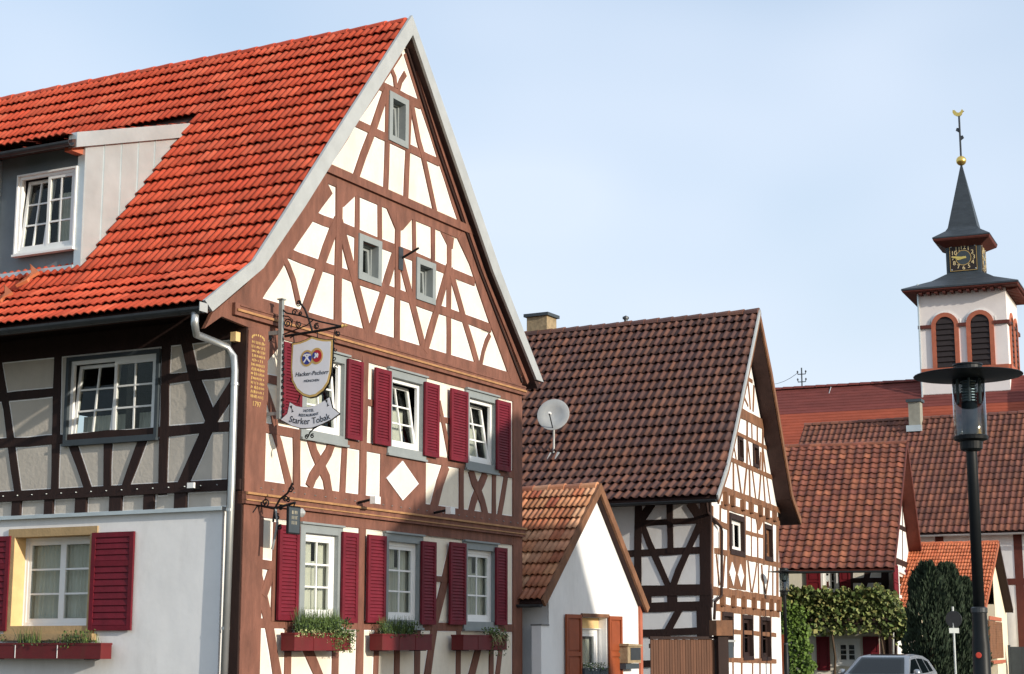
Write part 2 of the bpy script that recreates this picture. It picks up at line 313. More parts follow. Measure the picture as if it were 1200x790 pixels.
def quad(F, q, d):                              # four pixels TL TR BR BL -> u0 u1 z0 z1
    a = [F.uz(*p, d) for p in q]
    return (a[0][0] + a[3][0]) / 2, (a[1][0] + a[2][0]) / 2, (a[2][1] + a[3][1]) / 2, (a[0][1] + a[1][1]) / 2
def curtain(F, parent, u0, u1, z0, z1, d, folds=9, m=None):
    n = folds * 6; v = []; ph = random.random() * 6
    for i in range(n + 1):
        t = i / n; w_ = 0.02 * math.sin(t * folds * 6.28 + ph) + 0.008 * math.sin(t * folds * 2.3 * 6.28)
        v += [F.W(u0 + (u1 - u0) * t, z0, d + w_ * 1.2), F.W(u0 + (u1 - u0) * t, z1, d + w_ * 0.6)]
    return mk('curtain', v, [(2 * i, 2 * i + 2, 2 * i + 3, 2 * i + 1) for i in range(n)], m or curtain_m, parent, smooth=True)
def window(F, parent, box, cols=2, rows=3, cw=0.1, cm=None, fw=0.07, sash=0, hood=False, sill=True, cur=None, fm=None, rec=0.05, proud=0.05, sashes=1, wname='window', bar=0.028, gm=None):
    u0, u1, z0, z1 = box; cm = cm or grey_paint; fm = fm or white_paint
    wo = MB().ring(F, u0, u1, z0, z1, cw, -0.12, proud).build(wname, cm, parent)
    if hood: MB().fbox(F, u0 - .012, u1 + .012, z1 - .002, z1 + .03, -.02, proud + .035).build('hood', cm, wo)
    if sill: MB().fbox(F, u0 - .01, u1 + .01, z0 - .035, z0 + .002, -.02, proud + .03).build('sill', cm, wo)
    a0, a1, b0, b1 = u0 + cw, u1 - cw, z0 + cw, z1 - cw
    df = -rec
    MB().ring(F, a0, a1, b0, b1, fw, df - .05, df).build('frame', fm, wo)
    a0 += fw; a1 -= fw; b0 += fw; b1 -= fw
    sw = (a1 - a0) / sashes
    for sx in range(sashes):
        s0 = a0 + sw * sx; s1 = s0 + sw
        tilt = sash if not isinstance(sash, (list, tuple)) else sash[sx]
        def Wt(u, z, d): # a tilted sash leans into the room at its top; an opened one swings
            k = (z - b0) * math.tan(tilt)
            return F.W(u, z, d - k)
        def bx(mb, x0, x1, y0, y1, e0, e1): mb.hexa([Wt(x0, y0, e0), Wt(x1, y0, e0), Wt(x1, y0, e1), Wt(x0, y0, e1), Wt(x0, y1, e0), Wt(x1, y1, e0), Wt(x1, y1, e1), Wt(x0, y1, e1)])
        e = df - .012; fs = 0.055
        mb = MB(); bx(mb, s0, s0 + fs, b0, b1, e - .05, e); bx(mb, s1 - fs, s1, b0, b1, e - .05, e)
        bx(mb, s0 + fs, s1 - fs, b0, b0 + fs, e - .05, e - .001); bx(mb, s0 + fs, s1 - fs, b1 - fs, b1, e - .05, e - .001); mb.build('sash', fm, wo)
        c0, c1, g0, g1 = s0 + fs, s1 - fs, b0 + fs, b1 - fs
        for k in range(1, cols):
            x = c0 + (c1 - c0) * k / cols; mb = MB(); bx(mb, x - bar / 2, x + bar / 2, g0, g1, e - .04, e - .006); mb.build('glazing_bar', fm, wo)
        for k in range(1, rows):
            y = g0 + (g1 - g0) * k / rows; mb = MB(); bx(mb, c0, c1, y - bar / 2, y + bar / 2, e - .041, e - .008); mb.build('glazing_bar', fm, wo)
        for i in range(cols):
            for j in range(rows):
                x0 = c0 + (c1 - c0) * i / cols; x1 = c0 + (c1 - c0) * (i + 1) / cols; y0 = g0 + (g1 - g0) * j / rows; y1 = g0 + (g1 - g0) * (j + 1) / rows
                mb = MB(); bx(mb, x0, x1, y0, y1, e - .028, e - .024); mb.build('pane', gm or glass, wo)
    if cur:
        for c0, c1, zf in cur: curtain(F, wo, a0 + (a1 - a0) * c0, a0 + (a1 - a0) * c1, b0, b0 + (b1 - b0) * zf, df - .28 if max(sash if isinstance(sash, (list, tuple)) else [sash]) > 0 else df - .14, max(3, int((c1 - c0) * (a1 - a0) * 14)))
    return wo
def shutter(F, parent, box, m, d=0.07, slats=24, split=None, solid=False, t=0.04):
    u0, u1, z0, z1 = box; w = 0.075; mb = MB()
    mb.ring(F, u0, u1, z0, z1, w, d, d + t)
    zs = [z0 + w, z1 - w]
    if split: zz = z0 + (z1 - z0) * split; mb.fbox(F, u0 + w, u1 - w, zz - .04, zz + .04, d, d + t - .002); zs = [z0 + w, zz - .04, zz + .04, z1 - w]
    so_ = mb.build('shutter', m, parent); lm = MB()
    lm.fbox(F, u0 + w, u1 - w, z0 + w, z1 - w, d + .002, d + .008)
    for k in range(0, len(zs), 2):
        a, b = zs[k], zs[k + 1]; n = max(1, int(round(slats * (b - a) / (z1 - z0))))
        if solid: lm.fbox(F, u0 + w + .04, u1 - w - .04, a + .04, b - .04, d + .006, d + t * .75)
        else:
            for i in range(n):
                y = a + (b - a) * i / n; h = (b - a) / n
                lm.hexa([F.W(u0 + w, y, d + t * .75), F.W(u1 - w, y, d + t * .75), F.W(u1 - w, y + .006, d + t * .9), F.W(u0 + w, y + .006, d + t * .9),
                         F.W(u0 + w, y + h * .92, d + .010), F.W(u1 - w, y + h * .92, d + .010), F.W(u1 - w, y + h, d + .018), F.W(u0 + w, y + h, d + .018)])
    lo = lm.build('raised_panel' if solid else 'louvres', m, so_)
    if not solid: lo['kind'] = 'stuff'
    for y in (z0 + .15 * (z1 - z0), z0 + .85 * (z1 - z0)):  # wall hooks that hold it open
        MB().fbox(F, (u0 + u1) / 2 - .015, (u0 + u1) / 2 + .015, y - .015, y + .015, 0.0, d + .001).build('holdback', black_iron, so_)
    return so_

# ---------------------------------------------------------------- roofs
def tile_mesh(name, w, L, kind, m, lip=0.035):
    n = 13 if kind == 'double' else 9; v = []; f = []
    def h(t):
        if kind == 'double': q = (t * 2) % 1.0; return 0.035 * (0.5 - 0.5 * math.cos(2 * math.pi * q)) ** 0.8
        return 0.05 * max(0.0, math.sin(math.pi * min(1, t / 0.55))) - 0.004 * (math.sin(math.pi * max(0, (t - .55) / .45)))
    for r_, (y, z) in enumerate([(0, lip - 0.014), (0, lip), (L, 0.004)]):
        for i in range(n):
            t = i / (n - 1); hh = h(t)
            v.append(Vector((t * w * 1.02 - w * .51, y, z + hh)))
    for r_ in range(2):
        for i in range(n - 1): a = r_ * n + i; f.append((a, a + 1, a + 1 + n, a + n))
    me = bpy.data.meshes.new(name); me.from_pydata(v, [], f); me.materials.append(m)
    me.polygons.foreach_set('use_smooth', [i >= n - 1 for i in range(len(f))]); me.update(); return me
def tiled_slope(parent, tm, m, P, along, length, gauge, w, limit=300, skip=None, name='roof_tile', jitter=0.010, rest='roof_tiles', start=0.0, lift=0.03):
    """P: 3-D polyline of the slope from eave to ridge at its start; along: unit vector of the rows"""
    rows = []; segs = []; tot = 0
    for a, b in zip(P, P[1:]): segs.append((tot, a, b, (b - a).length)); tot += (b - a).length
    nr = max(1, int(round(tot / gauge))); g = tot / nr; nc = int(round(length / w)); cand = []
    for r_ in range(nr):
        s = r_ * g
        def onp(s):
            for t0, a, b, l in segs:
                if s >= t0 - 1e-6: q0 = (t0, a, b, l)
            return q0[1] + (q0[2] - q0[1]).normalized() * (s - q0[0])
        base = onp(s); up = (onp(s + g * 1.15) - base).normalized(); nrm = up.cross(along).normalized(); up = (up - along * up.dot(along)).normalized()
        if nrm.z < 0: nrm = -nrm
        for c in range(nc):
            p = base + along * (start + (c + .5) * length / nc) + nrm * lift
            if skip and skip(p): continue
            cand.append((p, up, nrm))
    vis = []
    for i, (p, up, nrm) in enumerate(cand):
        x, y = proj(p + up * g * .5)
        if -8 < x < 1208 and -8 < y < 798: vis.append(((p - CP).length, i))
    vis.sort(); own = set(i for _, i in vis[:limit]); rv = []; rf = []
    tv = [Vector(v.co) for v in tm.vertices]; tf = [tuple(q.vertices) for q in tm.polygons]
    for i, (p, up, nrm) in enumerate(cand):
        xv = up.cross(nrm); M = Matrix((xv, up, nrm)).transposed(); q = M.to_quaternion() @ Quaternion((0, 0, 1), random.uniform(-.018, .018)) @ Quaternion((1, 0, 0), random.uniform(-.018, .018))
        pp = p + nrm * random.uniform(0, jitter) + up * random.uniform(-jitter, jitter)
        if i in own:
            o = bpy.data.objects.new(name, tm); COL.objects.link(o); o.parent = parent; o.location = pp - WL[parent]; o.rotation_mode = 'QUATERNION'; o.rotation_quaternion = q
        else:
            k = len(rv); rv += [pp + q @ v for v in tv]; rf += [tuple(j + k for j in ff) for ff in tf]
    if rv:
        o = mk(rest, rv, rf, m, parent); o['kind'] = 'stuff'
        o.data.polygons.foreach_set('use_smooth', list(tm_s) * (len(rf) // len(tf)) if (tm_s := [q.use_smooth for q in tm.polygons]) else [])
def ridge(parent, a, b, m, r=0.11, step=0.38, name='ridge_tile'):
    d = (b - a); n = max(1, int(d.length / step)); d.normalize(); s = Vector((-d.y, d.x, 0)); me = None
    for i in range(n):
        p = a + d * (i * step)
        if me is None:
            v = []; f = []
            for e, rr in ((0, r * 1.1), (step * 1.12, r * .92)):
                for j in range(7): an = math.pi * (j / 6) ; v.append(d * e + s * math.cos(an) * rr + Vector((0, 0, math.sin(an) * rr)))
            f = [(j, j + 1, j + 8, j + 7) for j in range(6)] + [tuple(range(6, -1, -1))]
            me = bpy.data.meshes.new(name); me.from_pydata(v, [], f); me.materials.append(m); me.update()
        o = put(name, me, parent, p + Vector((0, 0, random.uniform(-.006, .006))))
def slab(parent, name, P, along, length, th, m, start=0.0):   # roof boarding under the tiles
    mb = MB()
    nr = []
    for a, b in zip(P, P[1:]):
        up = (b - a).normalized(); q = up.cross(along); q = q if q.z > 0 else -q; nr.append(q.normalized())
    vn = [nr[0]] + [(nr[i] + nr[i + 1]).normalized() for i in range(len(nr) - 1)] + [nr[-1]]
    n = len(P); v = []
    for e in (start, start + length):
        v += [p + along * e for p in P] + [p + along * e - q * th for p, q in zip(P, vn)]
    f = []
    for i in range(n - 1):
        f += [(i, i + 1, 2 * n + i + 1, 2 * n + i), (n + i, 3 * n + i, 3 * n + i + 1, n + i + 1), (i, n + i, n + i + 1, i + 1), (2 * n + i, 2 * n + i + 1, 3 * n + i + 1, 3 * n + i)]
    f += [(0, 2 * n, 3 * n, n), (n - 1, 2 * n - 1, 4 * n - 1, 3 * n - 1)]
    return mb.add(v, f).build(name, m, parent)
def gutter(parent, a, b, r, m, name='gutter', brackets=0):
    d = (b - a).normalized(); s = Vector((-d.y, d.x, 0)); v = []; n = 8
    for p in (a, b):
        for rr in (r, r * .86):
            for j in range(n + 1): an = math.pi + math.pi * j / n; v.append(p + s * math.cos(an) * rr + Vector((0, 0, math.sin(an) * rr)))
    k = n + 1; f = []
    for j in range(n): f += [(j, j + 1, 2 * k + j + 1, 2 * k + j), (k + j, 3 * k + j, 3 * k + j + 1, k + j + 1), (j, k + j, k + j + 1, j + 1), (2 * k + j, 2 * k + j + 1, 3 * k + j + 1, 3 * k + j)]
    f += [(0, 2 * k, 3 * k, k), (k - 1, 2 * k - 1, 4 * k - 1, 3 * k - 1)]
    o = mk(name, v, f, m, parent, smooth=False)
    for i in range(brackets):
        p = a + (b - a) * ((i + .5) / brackets); q = []
        for w_ in (-.012, .012): q += [p + d * w_ + s * math.cos(math.pi + math.pi * j / 6) * r * 1.06 + Vector((0, 0, math.sin(math.pi + math.pi * j / 6) * r * 1.06)) for j in range(7)]
        mk('gutter_bracket', q, [(j, j + 1, j + 8, j + 7) for j in range(6)], m, o)
    return o
def text(body, size, F, u, z, d, m, parent, depth=0.004, align='CENTER', bend=None, shear=0.0, name='lettering', sx=1.0):
    cu = bpy.data.curves.new('t', 'FONT'); cu.body = body; cu.size = size; cu.align_x = align; cu.align_y = 'CENTER'; cu.extrude = depth / 2; cu.resolution_u = 3; cu.shear = shear
    o = bpy.data.objects.new('t', cu); COL.objects.link(o); bpy.context.view_layer.update()
    me = bpy.data.meshes.new_from_object(o.evaluated_get(bpy.context.evaluated_depsgraph_get())); vs_ = [Vector(v.co) for v in me.vertices]; fs = [tuple(p.vertices) for p in me.polygons]
    bpy.data.objects.remove(o); bpy.data.curves.remove(cu); bpy.data.meshes.remove(me); out = []
    for v in vs_:
        x, y = v.x * sx, v.y
        if bend: a = x / bend; x, y = math.sin(a) * (bend - y), bend - math.cos(a) * (bend - y)
        out.append(F.W(u + x, z + y, d + v.z))
    return mk(name, out, fs, m, parent)

# ================================================================ ground
def sheet(name, pts, z, m, th=0.0):
    o = mk(name, [Vector((x, y, z)) for x, y in pts], [tuple(range(len(pts)))], m); o['kind'] = 'structure'; return o
earth = mat('grass_verge_ground', (0.09, 0.085, 0.05), 0.95, 0.4, 0.3, 0.3, 5)
asphalt = mat('grey_asphalt', (0.06, 0.06, 0.062), 0.9, 0.3, 0.6, 0.3, 60)
paving = mat('concrete_paving', (0.16, 0.15, 0.14), 0.9, 0.25, 1.0, 0.3, 20)
sheet('ground', [(-900, -300), (900, -300), (900, 1500), (-900, 1500)], -0.008, earth)
O1 = at(279, 757, 25.0)                         # near corner of the inn
G = Fac(O1, 27.65)                              # its gable wall
Lw = Fac(O1, 117.65)                            # its eaves wall, u runs from the left up to 0 at the corner
def gxy(u, d): p = G.W(u, 0, d); return (p.x, p.y)
sheet('road', [gxy(-60, 1.8), gxy(-60, 9.0), gxy(90, 9.0), gxy(90, 1.8)], -0.004, asphalt)
def kerbed(name, u0, u1, d0, d1):
    mb = MB(); mb.fbox(G, u0, u1, -0.02, 0.12, d0, d1); o = mb.build(name, paving); o['kind'] = 'structure'
kerbed('pavement', -60, 90, 0.02, 1.8); kerbed('pavement', -60, 90, 9.0, 11.0)

# ================================================================ the inn: big half-timbered gable house
inn = empty('half_timbered_inn', G.W(4.4, 0, -4.5), 'tall half-timbered inn with red tiled roof, crimson shutters and cream panels at left', 'house')
VO = 0.22; BACK = 11.0
Lout = [(239, 352), (296, 306), (339, 240), (386, 166), (482, 18)]; Lin = [(248, 365), (308, 314), (358, 240), (403, 168), (483, 41)]
Rout = [(482, 18), (534, 166), (586, 318), (636, 448)]; Rin = [(483, 41), (525, 166), (577, 318), (628, 445)]
lo_ = [G.uz(*p, VO) for p in Lout]; li_ = [G.uz(*p, VO) for p in Lin]; ro_ = [G.uz(*p, VO) for p in Rout]; ri_ = [G.uz(*p, VO) for p in Rin]
APEX = lo_[-1]; EAVE_L = lo_[0]; KNEE = lo_[1]; EAVE_R = ro_[-1]
MB().prism(G, ccw(lo_ + li_[::-1]), VO - .03, VO + .02).build('bargeboard', zinc_wht, inn)
MB().prism(G, ccw(ro_ + ri_[::-1]), VO - .03, VO + .021).build('bargeboard', zinc_wht, inn)
def off_poly(P, k):                              # push a (u,z) roof line down along its normal
    out = []
    for i, p in enumerate(P):
        a = Vector(P[max(i - 1, 0)]); b = Vector(P[min(i + 1, len(P) - 1)]); t = (b - a).normalized(); n = Vector((-t.y, t.x)); n = n if n.y > 0 else -n
        out.append((p[0] - n.x * k, p[1] - n.y * k))
    return out
slopeL = off_poly([EAVE_L, KNEE, lo_[2], APEX], 0.09); slopeR = off_poly([EAVE_R, ro_[2], APEX], 0.09)
PL = [G.W(u, z, VO - .035) for u, z in slopeL]; PR = [G.W(u, z, VO - .035) for u, z in slopeR]
PL[-1] = PR[-1] = G.W(APEX[0], APEX[1] - .13, VO - .035)
back = -G.n
slab(inn, 'roof_boarding', PL, back, BACK, 0.12, soffit_m); slab(inn, 'roof_boarding', PR, back, BACK, 0.12, soffit_m)
# dormer footprint, measured on the roof plane
PN = (PL[-1] - PL[1]).cross(back).normalized()
dq = hit(95.5, 314, PL[1] + PN * .05, PN); DF = Fac(dq, 117.65)          # dormer front wall plane, its right edge at u = 0
upv = (PL[-1] - PL[1]).normalized(); run = Vector((upv.x, upv.y, 0)).length; rise = upv.z / run
zb = dq.z; ztop = DF.uz(97, 171)[1]               # foot of the dormer's front wall, underside of its roof
umax = (ztop - zb + .05) / (rise - .33)
def in_dormer(p):
    u = (p - DF.o).dot(DF.a); d = (p - DF.o).dot(DF.n); return u < -0.02 and -umax - .2 < d < -0.02 and u > -3.4
tm1 = tile_mesh('roof_tile', 0.30, 0.40, 'double', tile_red, 0.058)
tiled_slope(inn, tm1, tile_red, PL, back, BACK, 0.345, 0.30, 300, skip=in_dormer)
tiled_slope(inn, tm1, tile_red, PR, back, BACK, 0.345, 0.30, 0)
ridge(inn, G.W(APEX[0], APEX[1] - .13, VO - .1), G.W(APEX[0], APEX[1] - .13, -BACK), tile_red, 0.10, 0.4)
# eaves gutter and downpipe
ge = slopeL[0]; gut = gutter(inn, G.W(ge[0] - .09, ge[1] - .03, -BACK), G.W(ge[0] - .09, ge[1] - .03, VO + .02), 0.085, zinc_dk, brackets=14)
MB().fbox(G, ge[0] - .18, ge[0] - .0, ge[1] - .10, ge[1] + .03, VO + .02, VO + .03).build('gutter_end', zinc_wht, inn)
dp = [Lw.uz(*p, .18) for p in [(270, 424), (276, 445), (276.5, 520), (267, 790)]]
pts = [G.W(ge[0] - .09, ge[1] - .08, VO - .12), G.W(ge[0] - .09, ge[1] - .26, VO - .12), G.W(ge[0] - .02, ge[1] - .40, VO - .14)] + [Lw.W(-.22, 6.02, .2), Lw.W(-.10, 5.86, .17), Lw.W(-.08, 5.65, .16), Lw.W(-.08, 4.0, .16), Lw.W(-.12, 0.1, .17)]
dpipe = MB().tube(pts, 0.055, 12).build('downpipe', steel, inn, smooth=True)
for z in (5.45, 3.6, 1.9): MB().lathe(Lw.W(-.09 - (4 - z) * .01, z, .16), [(.062, -.02), (.062, .02)], 12).build('pipe_clip', steel, dpipe)
# --- body of the house behind the walls
wl_top = 7.25
MB().fbox(G, .05, 8.8, 0, 6.2, -10.6, -10.5).build('rear_wall', gray_plaster, inn)
MB().fbox(G, 8.75, 8.85, 0, 6.6, -10.5, -.06).build('side_wall', white_wall, inn)
for z in (.5, 4.0, 6.7): MB().fbox(G, .06, 8.74, z - .1, z, -10.4, -.2).build('floor_slab', dark_in, inn)
MB().fbox(G, .06, 8.74, .5, 6.7, -2.3, -2.2).build('partition', dark_in, inn)

# --- gable wall
gs = []                                          # solids that the plaster panels leave free
T = timber
def gb(px, w, name='beam', **k): return beam(G, inn, px, w, T, gs, name, **k)
def gr(u0, u1, z0, z1, name='beam', d1=None): return beam(G, inn, None, 0, T, gs, name, d1=d1, poly=rect(u0, u1, z0, z1))
W8 = 8.87
zR = lambda u: ro_[0][1] + (u - ro_[0][0]) * (ro_[-1][1] - ro_[0][1]) / (ro_[-1][0] - ro_[0][0])   # right roof line
# upper gable
gb([(443, 98.5), (493, 122.5)], .17, 'collar_beam')
gb([(459, 80), (463, 90), (464.5, 103)], .10, 'curved_brace'); gb([(476, 86), (470.5, 95), (467.5, 105)], .11, 'curved_brace')
gb([(415, 142.5), (515, 190.5)], .15, 'rail')
gb([(453.5, 106), (437, 154), (416.5, 209)], .16, 'brace'); gb([(455.8, 104), (453, 228)], .15, 'post'); gb([(481, 118), (476, 238)], .15, 'post')
gb([(483, 123), (491, 165), (497, 186), (511.5, 253)], .13, 'brace')
gr(1.55, 6.9, 9.03, 9.20, 'collar_beam'); gr(1.7, 6.85, 9.20, 9.35, 'collar_moulding', .075)
# middle of the gable
gb([(362, 250.5), (557, 330)], .17, 'rail'); gb([(334, 295), (576, 385)], .16, 'rail')
gb([(398, 218), (396.3, 382)], .19, 'post'); gb([(420, 228), (418.5, 330)], .13, 'post'); gb([(445.5, 240), (446.2, 284)], .12, 'post')
gb([(467, 250), (466.6, 300), (465.8, 405)], .16, 'post'); gb([(486, 258), (486, 352)], .12, 'post'); gb([(508, 267), (508, 310)], .12, 'post')
gb([(527.3, 276), (526.8, 422)], .16, 'post')
for q in ([(396, 220), (416, 229), (402, 242.5), (397, 244)], [(452, 244), (481.5, 257), (470.5, 270), (463, 270.5)], [(515.5, 272), (531, 279), (529.5, 292), (524.5, 290)]):
    beam(G, inn, None, 0, T, gs, 'fan_bracket', poly=[G.uz(*p) for p in q])
gb([(396.5, 258), (391, 270), (356.5, 368)], .19, 'brace'); gb([(398.5, 258), (402, 273), (431.5, 389)], .19, 'brace')
gb([(465.5, 293), (462, 304), (434.5, 393)], .18, 'brace'); gb([(468.5, 296), (472, 309), (497.5, 410)], .17, 'brace')
gb([(526.5, 312), (523, 326), (498.5, 412)], .17, 'brace'); gb([(528.5, 315), (532, 329), (561, 430)], .17, 'brace')
gb([(334, 303), (338, 312), (344.5, 328), (350.5, 356)], .12, 'curved_brace'); gb([(575, 392), (571, 400), (567, 412), (563.5, 431)], .11, 'curved_brace')
# rakes
gb([(384, 214), (344, 270), (292, 352)], .42, 'rafter'); gb([(541, 272), (555, 303), (577, 368), (606, 447)], .40, 'rafter')
gb([(476.5, 62), (489, 102), (541, 262)], .17, 'rafter')
beam(G, inn, [(478, 52), (513, 165), (564, 316), (617, 449)], .10, T, gs, 'verge_trim', d1=.07)
beam(G, inn, [(475.5, 57), (510, 168), (560.5, 316), (611, 448)], .05, timber_dk, [], 'verge_groove', d1=.062)
gb([(470, 60), (415, 142), (372, 210)], .18, 'rafter')
# tie beam zone with its mouldings
gr(0.02, W8, 6.62, 6.82, 'tie_beam'); gr(-0.42, W8 + .05, 6.44, 6.62, 'cornice', .09); gr(0, W8, 6.28, 6.44, 'wall_plate')
MB().fbox(G, -0.38, W8 + .05, 6.50, 6.535, .02, .115).build('gilded_fillet', fillet, inn); MB().fbox(G, -0.3, W8 + .05, 6.585, 6.60, .02, .105).build('moulding', T, inn)
# boxed end of the overhanging eaves
MB().prism(G, ccw([G.uz(*p) for p in [(247, 367), (300, 322), (306, 345), (300, 362), (296, 384), (290, 384), (258, 371), (238, 385)]]), -.03, .03).build('eaves_board', T, inn)
# upper floor frame
gr(-.0, .50, .3, 6.28, 'corner_post', .034); gr(8.50, W8, .3, 6.28, 'corner_post', .034)
gr(.40, 8.6, 4.80, 4.94, 'rail')
gb([(428.6, 418), (425, 584)], .19, 'post'); gb([(405, 520), (402, 580)], .16, 'post'); gb([(348.3, 506), (348, 570)], .18, 'post')
gb([(304, 441.5), (330, 447)], .13, 'rail'); gb([(309, 447), (321, 484), (324.5, 502)], .13, 'brace'); gb([(304, 425), (328, 396)], .2, 'brace')
gb([(322.5, 504), (328, 520), (334, 545), (340, 570)], .17, 'curved_brace')
for C, w in (([(364, 512), (369, 530), (376, 545), (383, 560), (386, 577)], .19), ([(389, 519), (385.5, 530), (376, 545), (367, 559), (363, 571)], .19)): gb(C, w, 'curved_brace')
gr(3.76, 5.24, 4.02, 4.84, 'board_panel'); dia = [(453, 560.5), (472, 540), (490.6, 567), (472, 586.5)]
gb([(523.5, 545), (516, 566), (508.5, 598)], .22, 'brace'); gb([(541, 549), (541, 603)], .15, 'post'); gb([(579.6, 556), (579.6, 608)], .14, 'post')
for C in ([(552.5, 551), (556, 564), (561, 575), (566, 588), (570, 606)], [(570, 554), (566, 565), (561, 575), (556, 587), (552, 603)]): gb(C, .19, 'curved_brace')
gb([(593.5, 558), (585.5, 608)], .15, 'brace')
gb([(426, 470), (444, 474)], .1, 'rail'); gb([(511, 490), (532, 494)], .11, 'rail'); gb([(515, 470), (527.5, 534)], .11, 'brace')
# lower cornice
gr(0, W8, 3.88, 4.07, 'sill_beam'); gr(-.03, W8 + .03, 3.70, 3.88, 'cornice', .09); gr(0, W8, 3.53, 3.70, 'wall_plate')
MB().fbox(G, -.03, W8 + .03, 3.835, 3.868, .02, .125).build('gilded_fillet', fillet, inn); MB().fbox(G, -.03, W8 + .03, 3.745, 3.765, .02, .108).build('gilded_fillet', fillet, inn)
for i in range(30): MB().lathe(G.W(.4 + i * .285, 3.955, .03), [(.011, 0), (.009, .02), (.003, .03)], 6, axis=tuple(G.n)).build('lamp_stud', grey_iron, inn)
# ground floor frame
gr(.4, 8.6, 1.91, 2.05, 'rail'); gb([(425.6, 608), (421.5, 800)], .2, 'post')
gb([(298, 659.5), (326, 664)], .13, 'rail'); gb([(300, 665), (309, 700), (316, 729), (327, 798)], .2, 'brace'); gb([(322, 662), (309, 698)], .17, 'brace'); gb([(324, 612), (321, 728)], .12, 'post')
gb([(339, 729), (337.5, 800)], .17, 'post'); gb([(354, 744), (378, 800)], .2, 'brace'); gb([(395.3, 731), (393.5, 800)], .17, 'post')
gb([(443, 732), (441, 800)], .15, 'post'); gb([(466.2, 735), (465.8, 800)], .15, 'post'); gb([(490.5, 736), (489.5, 800)], .18, 'post')
gb([(531, 640), (520, 690), (511, 726), (500.5, 800)], .2, 'curved_brace'); gb([(509, 678), (530, 680)], .11, 'rail'); gb([(538.3, 737), (537.5, 800)], .15, 'post')
gb([(562, 757), (551, 800)], .2, 'brace'); gb([(576.6, 740), (576, 800)], .14, 'post'); gb([(588, 757), (582.5, 800)], .15, 'brace')
gr(0, W8, .3, .62, 'sill_beam')
# windows
holes = []
def gwin(box, **k):
    gs.append(rect(*box)); holes.append(rect(box[0] + .02, box[1] - .02, box[2] + .02, box[3] - .02)); return window(G, inn, box, **k)
for q in ([(457.2, 106), (480.4, 118), (478, 174), (456.5, 163.5)], [(421.4, 273.6), (448, 282.5), (447.6, 334), (421, 328)], [(488.6, 300), (511, 310), (511, 358), (489, 350)]):
    gwin(quad(G, q, .05), cols=1, rows=1, cw=.11, fw=.03, sash=.06, sill=False, rec=.09, fm=grey_paint, cur=[(-.1, .3, 1)])
for i, (a, b) in enumerate(((1.40, 2.71), (3.93, 5.20), (6.62, 7.87))):
    gwin((a, b, 4.83, 6.27), cols=2, rows=3, cw=.13, sash=.16 if i else .1, hood=True, cur=[(.0, .98, .62), (0.02, .35, .95)], rec=.03)
for i, (a, b) in enumerate(((1.45, 2.62), (3.88, 5.13), (6.57, 7.86))):
    gwin((a, b, 1.95, 3.50), cols=2, rows=3, cw=.13, hood=True, cur=[(-.05, .54, 1), (.46, .8, .7), (.74, 1.12, 1)], rec=.03)
for q in ([(333, 400), (356, 406), (353, 498), (331, 493)], [(409.6, 421), (427, 424.5), (424, 516), (406, 514)], [(441, 430), (460, 436), (457, 522.5), (439, 520)], [(499.6, 447), (516, 452), (514, 537), (497, 533)],
          [(530, 455), (549.6, 460), (548, 542), (528, 539)], [(583.6, 469), (600, 472), (597.6, 553), (582, 550)],
          [(330, 614), (352, 618), (349, 727), (324, 727)], [(403, 623), (421, 625), (419, 730), (400, 730)], [(431.6, 626), (453.6, 629), (451.6, 730), (431, 729.6)],
          [(495, 634), (512, 635.6), (510.6, 732), (494, 732)], [(528.4, 635), (547, 637), (546, 732), (527.4, 732)], [(582, 641), (595, 643), (594.4, 733), (581.6, 732)]):
    shutter(G, inn, quad(G, q, .1), shut_red, .065, 26)
outline = [(0, .3), (W8, .3), (W8, 6.9), (8.6, zR(8.6) - .14), (APEX[0] + .25, zR(APEX[0] + .25) - .14), (APEX[0] - .1, APEX[1] - .35), (0.0, 7.4)]
panels(G, inn, outline, gs, [cream, white_line])
dpoly = [G.uz(*p, .04) for p in dia]; dc = Vector((sum(p[0] for p in dpoly) / 4, sum(p[1] for p in dpoly) / 4)); din = [tuple(dc + (Vector(p) - dc) * .93) for p in dpoly]
dmo = MB().prism(G, ccw(dpoly), .0, .043).build('diamond_panel', white_line, inn); MB().prism(G, ccw(din), .0, .0445).build('diamond_face', cream, dmo)
wall_shell(G, inn, outline, holes, T)
MB().fbox(G, -.02, W8 + .02, 0, .31, -.3, .05).build('plinth', sandstone, inn)
# painted gold inscription on the corner post, mostly worn strokes, year below
ins = MB(); rnd = random.Random(3)
for r_ in range(13):
    z = 6.12 - r_ * .068; u = .08 + rnd.uniform(0, .03)
    while u < .41:
        w = rnd.uniform(.012, .028); h = rnd.uniform(.028, .05) * (1.25 if rnd.random() < .2 else 1)
        sk = rnd.uniform(-.01, .012); ins.prism(G, [(u, z - h / 2), (u + w * .6, z - h / 2), (u + w * .6 + sk, z + h / 2), (u + sk, z + h / 2)], .03, .0372)
        if rnd.random() < .5: ins.prism(G, rect(u, u + w, z - .006, z + .006), .03, .0366)
        u += w + rnd.uniform(.006, .016) + (.02 if rnd.random() < .15 else 0)
for k in range(9): a = math.pi * k / 8; ins.prism(G, rect(.24 - .15 * math.cos(a) - .014, .24 - .15 * math.cos(a) + .014, 6.17 + .05 * math.sin(a), 6.20 + .05 * math.sin(a)), .03, .037)
ins.build('inscription', gold, inn, kind='stuff'); text('1797', .11, G, .24, 5.19, .036, gold, inn, name='year_lettering')
